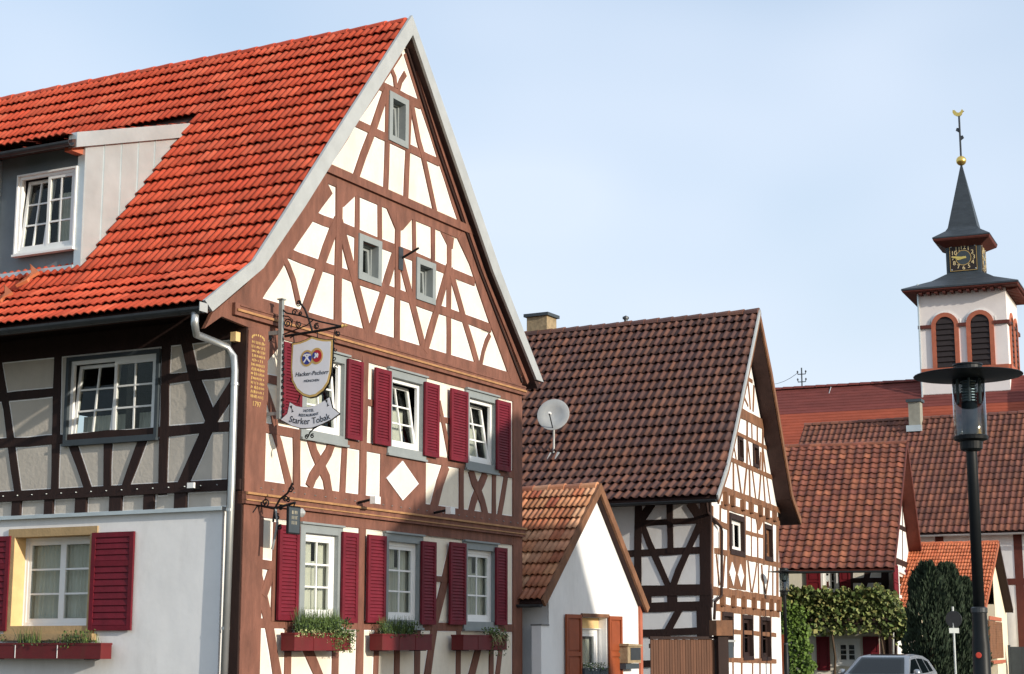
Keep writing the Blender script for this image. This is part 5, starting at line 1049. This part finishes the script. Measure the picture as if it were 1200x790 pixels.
# tower
ztow = T_.uz(1130, 338)[1] + .35
tower_w = mat('tower_render', (.78, .72, .69), .9, .06, .7, .3, 6, dirt=((.6, .53, .5), .2, .5))
MB().fbox(T_, -tw, 0, 5, ztow, -tw, 0).build('tower', tower_w, church)
def arch(F, uc, z0, zs, r, dm, m, nm, d0, d1, parent, ri=None, n=12):
    o = [(uc + r * math.cos(math.pi * i / n), zs + r * math.sin(math.pi * i / n)) for i in range(n + 1)]
    if ri is None: return MB().prism(F, [(uc - r, z0), (uc + r, z0)] + o, d0, d1).build(nm, m, parent)
    q = [(uc + ri * math.cos(math.pi * i / n), zs + ri * math.sin(math.pi * i / n)) for i in range(n + 1)]
    mb = MB(); mb.fbox(F, uc - r, uc - ri, z0, zs, d0, d1); mb.fbox(F, uc + ri, uc + r, z0, zs, d0, d1)
    for i in range(n): mb.prism(F, ccw([o[i], o[i + 1], q[i + 1], q[i]]), d0, d1)
    return mb.build(nm, m, parent)
def belfry(F, spots, zs, z0, r):
    for uc in spots:
        w = arch(F, uc, z0, zs, r, 0, sandstone, 'belfry_window', -.05, .12, church, ri=r * .68)
        arch(F, uc, zs + r * .5, zs, r * 1.16, 0, white_line, 'arch_band', -.05, .03, w, ri=r)
        arch(F, uc, z0, zs, r * .69, 0, louvre_m, 'backing', .0, .02, w)
        n = 9; h = (zs + r * .55 - z0) / n
        for i in range(n):
            zz = z0 + i * h; hw_ = r * .66 if zz + h < zs else max(.12, math.sqrt(max(0, (r * .66) ** 2 - (zz + h * .5 - zs) ** 2)))
            MB().hexa([F.W(uc - hw_, zz, .09), F.W(uc + hw_, zz, .09), F.W(uc + hw_, zz + .03, .11), F.W(uc - hw_, zz + .03, .11), F.W(uc - hw_, zz + h * .8, .02), F.W(uc + hw_, zz + h * .8, .02), F.W(uc + hw_, zz + h * .85, .04), F.W(uc - hw_, zz + h * .85, .04)]).build('louvre', louvre_m, w)
ua, ub = T_.uz(1107.5, 385)[0], T_.uz(1148.5, 383)[0]; zspr = (T_.uz(1107.5, 383)[1] + T_.uz(1148.5, 378)[1]) / 2; zw0 = T_.uz(1107.5, 431)[1]; rr = (T_.uz(1123.5, 390)[0] - T_.uz(1091.5, 390)[0]) / 2
belfry(T_, (ua, ub), zspr, zw0, rr); belfry(TS, (tw * .33, tw * .70), zspr, zw0, rr)
for F, a, b in ((T_, -tw, 0), (TS, 0, tw)):
    zc = zspr; prev = a - .1
    cs_ = [(ua, ub), (tw * .33, tw * .70)][F is TS]
    for e in list(cs_) + [None]:
        nx = (e - rr) if e is not None else b + (.1 if F is T_ else 0)
        MB().fbox(F, prev, nx, zc - .12, zc + .12, -.02, .16).build('string_course', red_oxide, church); prev = (e + rr) if e is not None else 0
    MB().fbox(F, a, b, zw0 - .35, zw0 - .02, -.02, .18).build('sill_course', sandstone, church)
zfl = T_.uz(1130, 469)[1]; MB().fbox(T_, -tw + .1, -1.2, zfl - .3, zfl + .3, 0, .06).build('flashing', zinc_dk, church)
oh = .95; zeav = T_.uz(1059.5, 342, oh)[1]; cw_ = tw / 2; CT = T_.W(-cw_, 0, -cw_); ex, ey = T_.a, -T_.n
def sq(h, z): return [CT + ex * (-h) + ey * (-h) + Vector((0, 0, z)), CT + ex * h + ey * (-h) + Vector((0, 0, z)), CT + ex * h + ey * h + Vector((0, 0, z)), CT - ex * h + ey * h + Vector((0, 0, z))]
def frust(levels, m, nm, par=church):
    mb = MB(); v = [];
    for h, z in levels: v += sq(max(h, .01), z)
    f = [(3, 2, 1, 0)] + [(4 * i + j, 4 * i + (j + 1) % 4, 4 * i + 4 + (j + 1) % 4, 4 * i + 4 + j) for i in range(len(levels) - 1) for j in range(4)] + [tuple(4 * (len(levels) - 1) + j for j in range(4))]
    return mb.add(v, f).build(nm, m, par)
# clock stage
def tzd(px, py, h): return T_.uz(px, py, -(cw_ - h))
hs = 1.2
for _ in range(4): hs = (tzd(1150.5, 305, hs)[0] - tzd(1109.5, 305, hs)[0]) / 2
zc0, zc1 = tzd(1130, 320, hs)[1], tzd(1130, 288, hs)[1]
frust([(cw_ + oh - .05, zeav - .06), (cw_ + oh, zeav), (cw_ + oh, zeav + .1)], red_oxide, 'eaves'); frust([(cw_ + oh + .05, zeav + .09), (cw_ + oh + .05, zeav + .2), (cw_ * .72, zeav + (zc0 - zeav) * .62), (hs + .05, zc0)], slate, 'tower_roof')
for F, a in ((T_, -tw), (TS, 0)):
    for i in range(11): u = a + tw * (i + .5) / 11; MB().fbox(F, u - .1, u + .1, zeav - .24, zeav - .07, .0, oh - .15).build('rafter_foot', red_oxide, church)
st = frust([(hs, zc0 - .4), (hs, zc1 + .35)], slate_paint, 'clock_stage')
hu = hs + .75; zu = T_.uz(1096.5, 281, -(cw_ - hu))[1]
frust([(hs + .02, zc1 - .05), (hu - .05, zu - .1), (hu, zu), (hu, zu + .1)], red_oxide, 'upper_eaves')
zs0 = tzd(1130, 268, 1.0)[1]; zs1 = at(1126, 194, CT.y)[2]; hsp = 1.02
frust([(hu + .03, zu + .09), (hu + .03, zu + .17), (hsp * 1.15, zs0 - .1), (hsp, zs0 + .15), (.06, zs1)], slate, 'spire')
zball = at(1125.5, 188.5, CT.y)[2]; bl = MB().lathe(CT + Vector((0, 0, zball)), [(.0, -.36)] + [(.36 * math.sin(math.pi * i / 10), -.36 * math.cos(math.pi * i / 10)) for i in range(1, 10)] + [(0, .36)], 16).build('ball', gild, church, smooth=True)
zck = at(1123, 136, CT.y)[2]; MB().tube([CT + Vector((0, 0, zball)), CT + Vector((0, 0, zck))], .07, 6).build('vane_rod', zinc_dk, church)
VF = Fac(CT, 113.4)
for zz, s_ in ((zball + (zck - zball) * .5, 1), (zball + (zck - zball) * .68, -1)): MB().prism(VF, [(0, zz - .2), (.28 * s_, zz), (.2 * s_, zz + .2), (0, zz + .15)] if s_ > 0 else [(0, zz - .2), (0, zz + .15), (-.2, zz + .2), (-.28, zz)], -.04, .04).build('vane_ornament', zinc_dk, church)
ck = [(-.62, .28), (-.5, .05), (-.3, -.1), (-.05, -.2), (.15, -.15), (.3, 0), (.38, .2), (.52, .3), (.42, .38), (.36, .52), (.26, .45), (.18, .3), (.0, .2), (-.2, .25), (-.38, .5), (-.6, .55)]
MB().prism(VF, ccw([(x * .72, zck + .1 + z * .72) for x, z in ck]), -.05, .05).build('weathercock', gild, church)
gilt_pale = mat('pale_gilt', (.75, .6, .33), .5, .1, 8, 0)
# clock dials
for F, uc, dd in ((T_, -cw_, -(cw_ - hs)), (TS, cw_, -(cw_ - hs))):
    zc = (zc0 + zc1) / 2 + .12; s_ = hs * .80; dl = MB().fbox(F, uc - s_, uc + s_, zc - s_, zc + s_, dd, dd + .05).build('clock_dial', louvre_m, church)
    MB().ring(F, uc - s_ + .03, uc + s_ - .03, zc - s_ + .03, zc + s_ - .03, .025, dd + .05, dd + .062).build('dial_border', gold, dl)
    MB().lathe(F.W(uc, zc, dd + .05), [(s_ * .52, 0), (s_ * .52, .012), (s_ * .50, .014), (s_ * .0, .014)], 24, axis=tuple(F.n)).build('dial_centre', slate_paint, dl)
    rg = MB(); n = 24
    for i in range(n): a0, a1 = 6.2832 * i / n, 6.2832 * (i + 1) / n; rg.prism(F, [(uc + q * math.cos(a), zc + q * math.sin(a)) for q, a in ((s_ * .53, a0), (s_ * .57, a0), (s_ * .57, a1), (s_ * .53, a1))], dd + .05, dd + .064)
    rg.build('dial_ring', gold, dl)
    for k in range(1, 13): a = R(90 - 30 * k); text(str(k), s_ * .43, F, uc + s_ * .76 * math.cos(a), zc + s_ * .76 * math.sin(a), dd + .06, gilt_pale, dl, depth=.02, name='numeral')
    for x in (-1, 1):
        for y in (-1, 1): MB().lathe(F.W(uc + x * s_ * .86, zc + y * s_ * .86, dd + .05), [(.06, 0), (.05, .02), (0, .03)], 6, axis=tuple(F.n)).build('dial_stud', zinc_wht, dl)
    for ang, L, w, z_ in ((R(90 - 30 * 8.77), s_ * .55, .07, .075), (R(90 - 6 * 46), s_ * .86, .045, .09)):
        t = Vector((math.cos(ang), math.sin(ang))); q = Vector((-t.y, t.x)); c = Vector((uc, zc)); MB().prism(F, ccw([tuple(c - t * .2 - q * w), tuple(c - t * .2 + q * w), tuple(c + t * L * .75 + q * w * 1.6), tuple(c + t * L), tuple(c + t * L * .75 - q * w * 1.6)]), dd + z_, dd + z_ + .012).build('clock_hand', gild, dl)
MB().tube([T_.W(-tw - .0, ztow + .2, .12), T_.W(-tw, 8, .12)], .07, 6).build('downpipe', zinc, church)
# power line mast on the nave ridge
mp_ = T_.W(*T_.uz(940, 456, -1.0), -1.0); zt = T_.uz(940, 431, -1)[1]; mast = empty('power_line_mast', mp_, 'thin dark power line mast with crossarms on the nave ridge', 'mast')
MB().tube([mp_ - Vector((0, 0, .3)), Vector((mp_.x, mp_.y, zt))], .05, 6).build('pole', slate_paint, mast)
for yy in (438.5, 447.5):
    z = T_.uz(940, yy, -1)[1]; c = Vector((mp_.x, mp_.y, z)); MB().tube([c - ex * .30 + Vector((0, 0, .16)), c - ex * .27, c, c + ex * .27, c + ex * .30 + Vector((0, 0, .16))], .04, 6).build('crossarm', slate_paint, mast)
    for s_ in (-.3, .3): MB().lathe(c + ex * s_ + Vector((0, 0, .12)), [(.04, 0), (.07, .05), (.05, .12), (.02, .15)], 8).build('insulator', zinc_dk, mast)
zz = T_.uz(940, 438.5, -1)[1]; c = Vector((mp_.x, mp_.y, zz + .1)); e_ = at(880, 441, 140)
MB().tube([c - ex * .3 + (e_ - c) * (i / 8) - Vector((0, 0, 3 * (i / 8) * (1 - i / 8))) for i in range(9)], .018, 4).build('wire', slate_paint, mast)

# ================================================================ street lamps
def street_lamp(px, D, k, label):
    b = at(px, 757, D); b.z = 0; r = empty('street_lamp', b, label, 'street lamp', 'street lamps with flat disc hats'); Z = lambda *p: [(a * k, h * k) for a, h in p]
    po = MB().lathe(b, Z((.20, 0), (.20, .03), (.085, .04), (.083, 1.66), (.073, 1.74), (.070, 1.95), (.070, 1.97)), 20).build('base_sleeve', lampblack, r, smooth=True)
    MB().lathe(b, Z((.054, 1.96), (.052, 3.52), (.052, 3.53)), 20).build('pole', lampblack, r, smooth=True)
    MB().lathe(b + Vector((0, 0, 1.955 * k)), Z((.072, 0), (.078, .01), (.078, .05), (.058, .06)), 20).build('joint_ring', zinc_dk, r)
    MB().lathe(b + Vector((0, 0, 3.5 * k)), Z((.08, 0), (.105, .02), (.11, .09), (.16, .11), (.165, .14), (.155, .15)), 24).build('collar', lampblack, r)
    mb = MB(); n = 28; k0 = len(mb.v)
    for rr_ in (.155 * k, .148 * k):
        for z in (3.64 * k, 4.22 * k): mb.v += [b + Vector((rr_ * math.cos(6.2832 * i / n), rr_ * math.sin(6.2832 * i / n), z)) for i in range(n)]
    for i in range(n): j = (i + 1) % n; mb.f += [(i, j, n + j, n + i), (2 * n + i, 3 * n + i, 3 * n + j, 2 * n + j), (n + i, n + j, 3 * n + j, 3 * n + i)]; mb.mi += [0, 0, 0]
    mb.build('glass_cylinder', lamp_glass, r, smooth=True)
    MB().lathe(b + Vector((0, 0, 3.64 * k)), Z((.075, 0), (.075, .33), (.02, .35)), 14).build('ballast', slate_paint, r, smooth=True)
    for i in range(6):
        a = i * 1.047 + .3; MB().tube([b + Vector((.12 * k * math.cos(a), .12 * k * math.sin(a), 3.97 * k)), b + Vector((.12 * k * math.cos(a), .12 * k * math.sin(a), 4.2 * k))], .012 * k, 6).build('lamp_tube', zinc_wht, r)
    for i in range(8): MB().lathe(b + Vector((0, 0, (3.98 + i * .027) * k)), Z((.06, 0), (.075, .006), (.075, .012), (.06, .018)), 14).build('reflector_ring', zinc, r)
    MB().lathe(b + Vector((0, 0, 4.20 * k)), Z((.16, 0), (.515, .03), (.52, .035), (.515, .042), (.165, .075), (.13, .09)), 40).build('disc_hat', lampblack, r)
    MB().lathe(b + Vector((0, 0, 4.27 * k)), Z((.14, 0), (.135, .06), (.145, .065), (.14, .08), (.02, .09)), 24).build('top_cap', lampblack, r)
    return r
lamp_glass = glassmat('lamp_glass', (.62, .66, .68), 1.5, .06)
big = street_lamp(1149.5, 16.4, 1.0, 'black street lamp with wide disc hat in the right foreground')
st_ = at(1146, 768, 16.2); b = at(1149.5, 757, 16.4); MB().lathe(Vector((b.x, b.y, st_.z)) + (CP - Vector((b.x, b.y, st_.z))).normalized() * .076 + Vector((-.025, 0, 0)), [(.028, 0), (.028, .012), (.02, .014)], 12, axis=tuple((CP - b).normalized())).build('sticker', mat('red_sticker', (.45, .05, .03), .5, .2, 20, 0), big)
street_lamp(921, 47.0, .86, 'distant slim street lamp in front of the grape vine')

# ================================================================ traffic sign seen from behind, by the thuja
sp = at(1118.5, 757, 48); sp.z = 0; sn = empty('traffic_sign', sp, 'grey traffic sign post seen against the dark thujas', 'sign')
MB().tube([sp, sp + Vector((0, 0, at(1116, 711, 48).z))], .03, 10).build('post', zinc, sn); zz = at(1118, 726, 48).z
MB().lathe(sp + Vector((0, -.04, zz)), [(.23, 0), (.235, .01), (.23, .02)], 24, axis=(.55, .83, .05)).build('plate', zinc_dk, sn); zz = at(1118, 739, 48).z
MB().hexa([sp + Vector((x, y, zz + z)) for z in (-.07, .07) for x, y in ((-.14, -.06), (.14, -.03), (.14, -.015), (-.14, -.045))]).build('supplement_plate', zinc, sn)

# ================================================================ parked car
def car(px, D, label):
    c = at(px, 757, D); c.z = 0; fw = Vector((-.464, -.886, 0)); lf = Vector((fw.y * -1, fw.x, 0)); lf = Vector((.886, -.464, 0))
    r = empty('parked_car', c, label, 'car'); silver = mat('silver_car_paint', (.30, .33, .36), .28, .04, 30, 0, metal=.6, spec=.6); tint = glassmat('car_glass', (.16, .19, .195), 1.33, .0); rub = mat('tyre_rubber', (.02, .02, .02), .85, .2, 20, .1)
    W = lambda x, y, z: c + fw * x + lf * y + Vector((0, 0, z))
    prof = [(2.02, .35), (2.08, .55), (2.0, .70), (1.3, .86), (.95, .92), (.18, 1.345), (.0, 1.385), (-.6, 1.42), (-1.2, 1.39), (-1.65, 1.28), (-1.95, .98), (-2.02, .8), (-2.05, .5), (-1.98, .33)]
    hw = lambda z: .86 if z < .9 else .86 - (z - .9) * .42
    v = []; n = len(prof)
    for y in (-1, 1):
        for x, z in prof: v.append(W(x, y * hw(z), z))
        for x, z in prof: v.append(W(x, y * (hw(z) - .09), z + (.018 if z > 1.3 else .0)))
    f = [(i, i + 1, n + i + 1, n + i) for i in range(n - 1)] + [(n + i, n + i + 1, 3 * n + i + 1, 3 * n + i) for i in range(n - 1)] + [(2 * n + i, 3 * n + i, 3 * n + i + 1, 2 * n + i + 1) for i in range(n - 1)] + [(0, n, 3 * n, 2 * n), (n - 1, 3 * n - 1, 4 * n - 1, 2 * n - 1)]
    for k in (0, 2 * n): f += [tuple(k + i for i in (0, 1, 2, 3, 4, 10, 11, 12, 13)), tuple(k + i for i in (4, 5, 6, 7, 8, 9, 10))]
    o = mk('body', v, f, silver, r, smooth=False)
    def gl(pts, nm, m=tint): mk(nm, [W(*p) for p in pts], [tuple(range(len(pts)))], m, r)
    hz = lambda z, e=.012: hw(z) - .12
    ws = [(.92 + .012, -hz(.93), .95), (.92 + .012, hz(.93), .95), (.2 + .012, hz(1.34), 1.35), (.2 + .012, -hz(1.34), 1.35)]; gl([(x + .02, y, z + .012) for x, y, z in ws], 'windscreen'); gl([(-1.68, -hz(1.25), 1.285), (-1.68, hz(1.25), 1.285), (-1.95, hz(1.0), 1.02), (-1.95, -hz(1.0), 1.02)], 'rear_window')
    for s_ in (-1, 1):
        for pts in ([(.80, .965), (.12, 1.30), (-.35, 1.33), (-.35, .95)], [(-.43, .95), (-.43, 1.33), (-1.0, 1.32), (-1.15, .97)], [(-1.22, .98), (-1.07, 1.31), (-1.45, 1.25), (-1.62, 1.0)]): gl([(x, s_ * (hw(z) + .006), z) for x, z in pts], 'side_window')
        m_ = W(.62, s_ * .97, .98); MB().lathe(m_, [(.03, -.09), (.085, -.06), (.095, 0), (.08, .06), (.02, .09)], 10, axis=tuple(lf)).build('wing_mirror', silver, r, smooth=True)
        for x in (1.3, -1.27):
            w_ = MB().lathe(W(x, s_ * .74, .31), [(.2, -.1), (.29, -.1), (.31, -.06), (.31, .06), (.29, .1), (.2, .1)], 24, axis=tuple(lf)).build('wheel', rub, r); MB().lathe(W(x, s_ * .74, .31), [(.2, -.11), (.2, .11), (.05, .12)], 16, axis=tuple(lf)).build('rim', zinc, w_)
        MB().hexa([W(2.03, s_ * .45, .56), W(2.03, s_ * .78, .56), W(1.88, s_ * .82, .56), W(1.9, s_ * .45, .56), W(2.0, s_ * .45, .69), W(1.95, s_ * .78, .70), W(1.8, s_ * .82, .72), W(1.86, s_ * .45, .70)]).build('headlight', glass, r)
    MB().hexa([W(x, y, z) for z in (1.402, 1.438) for x, y in ((-.12, -.42), (-.12, .42), (-.55, .42), (-.55, -.42))]).build('sunroof', louvre_m, r)
    MB().hexa([W(x, y, z) for z in (.36, .52) for x, y in ((2.09, -.5), (2.09, .5), (2.0, .5), (2.0, -.5))]).build('grille', louvre_m, r)
    MB().fbox(Fac(W(.35, 0, 0), 0), -.0, .01, 1.2, 1.28, -.0, .01).build('inner_mirror', louvre_m, r)
    for y in (-.36, .36): MB().hexa([W(x, y + q, z) for z, xx in ((.75, 0), (1.28, -.18)) for x, q in ((.05 + xx, -.24), (.05 + xx, .24), (-.12 + xx, .24), (-.12 + xx, -.24))]).build('seat', rub, r)
car(1037, 45.0, 'silver car parked facing the viewer below the vine')

# ================================================================ thujas
thuja_m = mat('thuja_foliage', (.026, .042, .022), .8, .3, 3, 0, island=.45)
bark = mat('bark', (.08, .055, .035), .9, .3, 5, .4, 20)
def thuja(px, ptop, D, rad, label):
    b = at(px, 757, D); b.z = 0; H_ = at(px, ptop, D).z; r = empty('thuja', b, label, 'tree', 'thujas by the cottage')
    MB().tube([b, b + Vector((.03, 0, H_ * .5)), b + Vector((0, .02, H_ * .9))], [.11, .07, .02], 8).build('trunk', bark, r)
    mb = MB(); rd = random.Random(int(px))
    for i in range(11000):
        t = rd.random() ** .8; z = .15 + t * (H_ - .15); a = rd.uniform(0, 6.2832); lump = 1 + .18 * math.sin(a * 3 + z * 2.1 + px) + .12 * math.sin(a * 5 - z * 3.7)
        rr_ = rad * lump * min(1.0, math.sqrt(max(0, 1.01 - t) * 2.6)) * (.72 + .28 * min(1, t * 4)) * math.sqrt(rd.uniform(.45, 1.05)); p = b + Vector((rr_ * math.cos(a), rr_ * math.sin(a), z))
        d = Vector((math.cos(a) * .35 + rd.gauss(0, .18), math.sin(a) * .35 + rd.gauss(0, .18), 1)).normalized(); L = rd.uniform(.10, .26); w_ = rd.uniform(.02, .04); s_ = d.cross(Vector((rd.uniform(-1, 1), rd.uniform(-1, 1), .1))).normalized()
        mb.add([p - s_ * w_ * .4, p + d * L * .5 - s_ * w_, p + d * L, p + d * L * .5 + s_ * w_, p + s_ * w_ * .4], [(0, 1, 2, 3, 4)])
    mb.build('crown', thuja_m, r, kind='stuff')
thuja(1090, 663, 58, .72, 'leftmost dark green thuja column beside the red-roofed house'); thuja(1112, 664, 58.5, .66, 'tallest middle dark green thuja column behind the traffic sign'); thuja(1131, 681, 59, .66, 'shortest right-hand thuja column against the street lamp')

# ================================================================ grape vine on a pergola, hanging creeper
vine_m = mat('vine_leaf', (.10, .13, .035), .6, .25, 3, 0, island=.5, tint=[(.07, .12, .03), (.15, .20, .06), (.24, .26, .09), (.05, .09, .025), (.27, .24, .08)])
crp_m = mat('creeper_leaf', (.10, .17, .03), .6, .25, 3, 0, island=.45)
def leaf5(mb, p, s, n, mi=0):
    n = Vector(n).normalized(); a = Quaternion(n, random.uniform(0, 6.28)) @ n.orthogonal().normalized(); b_ = n.cross(a)
    mb.add([p - a * s, p - a * s * .2 + b_ * s * .8, p + a * s * .5 + b_ * s * .45, p + a * s, p + a * s * .5 - b_ * s * .45, p - a * s * .2 - b_ * s * .8], [(0, 1, 2, 3, 4, 5)], mi)
VP = Fac(L3.W(0, 0, 1.5), 107.5)
vine = empty('grape_vine', VP.W(-3, 0, 0), 'leafy grape vine spreading over a pergola on the vine house front', 'vine')
mb = MB(); top = [(915, 692), (935, 688), (955, 690), (975, 692), (995, 691), (1015, 688), (1032, 687), (1048, 695), (1060, 712), (1072, 728)]; bot = [(915, 735), (935, 738), (955, 737), (975, 736), (995, 735), (1015, 733), (1032, 735), (1048, 745), (1060, 752), (1072, 745)]
def lerp(P, x):
    for (x0, y0), (x1, y1) in zip(P, P[1:]):
        if x0 <= x <= x1: return y0 + (y1 - y0) * (x - x0) / (x1 - x0)
    return P[-1][1]
for i in range(12000):
    x = random.uniform(914, 1073); a, b_ = lerp(top, x), lerp(bot, x); t = random.random(); bump_ = math.sin(x * .31) * 2.2 + math.sin(x * .83 + 1) * 1.6; y = a + bump_ + (b_ + 1.5 * bump_ - a) * t; dd = random.uniform(-.9, .55) * (1 - .3 * t)
    if math.sin(x * .9 + y * .43) + math.sin(y * .77 - x * .35) > 1.25: continue
    u, z = VP.uz(x, y, dd); leaf5(mb, VP.W(u, z, dd), random.uniform(.04, .10) * random.choice((1, 1, 1.35)), Vector((random.gauss(0, .8), -1 + random.gauss(0, .7), .6 + random.gauss(0, .7))))
for k in range(40):                               # loose hanging shoots
    x = random.uniform(930, 1065); y0 = lerp(bot, x)
    for j in range(6): u, z = VP.uz(x + random.gauss(0, 1.2), y0 + j * 1.6, .2); leaf5(mb, VP.W(u, z, .2 + random.gauss(0, .08)), random.uniform(.05, .1), Vector((random.gauss(0, .6), -1, .5 + random.gauss(0, .4))))
mb.build('foliage', vine_m, vine, kind='stuff')
for x in (975, 1032): u = VP.uz(x, 740, .3)[0]; MB().tube([VP.W(u, 0, .3), VP.W(u + .1, 1.2, .32), VP.W(u - .05, 2.4, .2), VP.W(u + .3, 3.4, 0)], [.06, .05, .04, .02], 7).build('stem', bark, vine)
pg = empty('pergola', VP.W(-2.5, 0, -.6), 'dark timber pergola carrying the grape vine', 'pergola'); zpg = VP.uz(980, 730)[1]; ua_, ub_ = VP.uz(918, 730)[0], VP.uz(1046, 730)[0]
for d_ in (-1.2, .25): MB().fbox(VP, ua_, ub_, zpg - .07, zpg + .07, d_ - .05, d_ + .05).build('beam', timber_dk, pg)
for i in range(9): u = ua_ + .2 + (ub_ - ua_ - .4) * i / 8; MB().fbox(VP, u - .04, u + .04, zpg + .071, zpg + .17, -1.4, .45).build('rafter', timber_dk, pg)
for u in (ua_ + .1, ub_ - .1): MB().fbox(VP, u - .06, u + .06, 0, zpg - .071, .19, .31).build('post', timber_dk, pg)
cr_e = empty('hanging_creeper', VP.W(VP.uz(938, 750, .6)[0], 0, .6), 'bright green creeper hanging down beside the distant street lamp', 'vine'); mb = MB()
for i in range(5000):
    x = random.uniform(914, 960); t = random.random(); yt = 708 + max(0, x - 935) * .9 + 4 * math.sin(x * .8); yb = 800 ; y = yt + (yb - yt) * t
    if x > 945 + 12 * t + 3 * math.sin(y * .3): continue
    if math.sin(x * 1.1 + y * .15) + math.sin(y * .35 - x * .5) > 1.2: continue
    dd = random.uniform(.2, 1.0); u, z = VP.uz(x, y, dd); leaf5(mb, VP.W(u, z, dd), random.uniform(.035, .09), Vector((random.gauss(0, .7), -1, .35 + random.gauss(0, .6))))
mb.build('foliage', crp_m, cr_e, kind='stuff'); u = VP.uz(936, 750, .5)[0]; MB().tube([VP.W(u, 0, .5), VP.W(u + .1, 1.5, .5), VP.W(u - .1, 3, .4)], [.06, .045, .02], 7).build('stem', bark, cr_e)

# ================================================================ house across the street: outside the picture, it throws the shade on the inn
Sv = Vector((SUN_AZ[0], SUN_AZ[1], 0)).normalized(); Sn, Su = Sv.dot(G.n), Sv.dot(G.a); TT = 22.0; du = TT * Su / Sn; dzz = TT * math.tan(R(SUN_EL)) / Sn
ac = empty('house_across_street', G.W(6, 0, TT + 3), 'plain rendered house across the street, right of the picture', 'house')
pf = [(3.80 + du, 0), (10.95 + du, 0), (10.95 + du, 2.25 + dzz), (8.75 + du, 5.95 + dzz), (3.80 + du, 3.25 + dzz)]
MB().prism(G, pf, TT, TT + 8).build('wall', cream2, ac)
for a, b_ in ((pf[4], pf[3]), (pf[2], pf[3])):
    t = (Vector(b_) - Vector(a)).normalized(); a2 = Vector(a) - t * .05; q = Vector((-t.y, t.x)); q = q if q.y > 0 else -q
    MB().prism(G, ccw([tuple(a2), b_, tuple(Vector(b_) + q * .12), tuple(a2 + q * .12)]), TT - .1, TT + 8.1).build('roof', tile_barn, ac)
for u in (1.9, 4.3, 6.6):
    for z in (1.2, 3.9): window(G.side(0) if False else Fac(G.W(0, 0, TT), G.h + 180), ac, (-(u + 1.0), -u, z, z + 1.3), cols=2, rows=2, cw=.08, cm=white_paint)
MB().fbox(Fac(G.W(0, 0, TT), G.h + 180), -3.9, -3.0, 0, 2.1, -.02, .05).build('door', timber_old, ac)
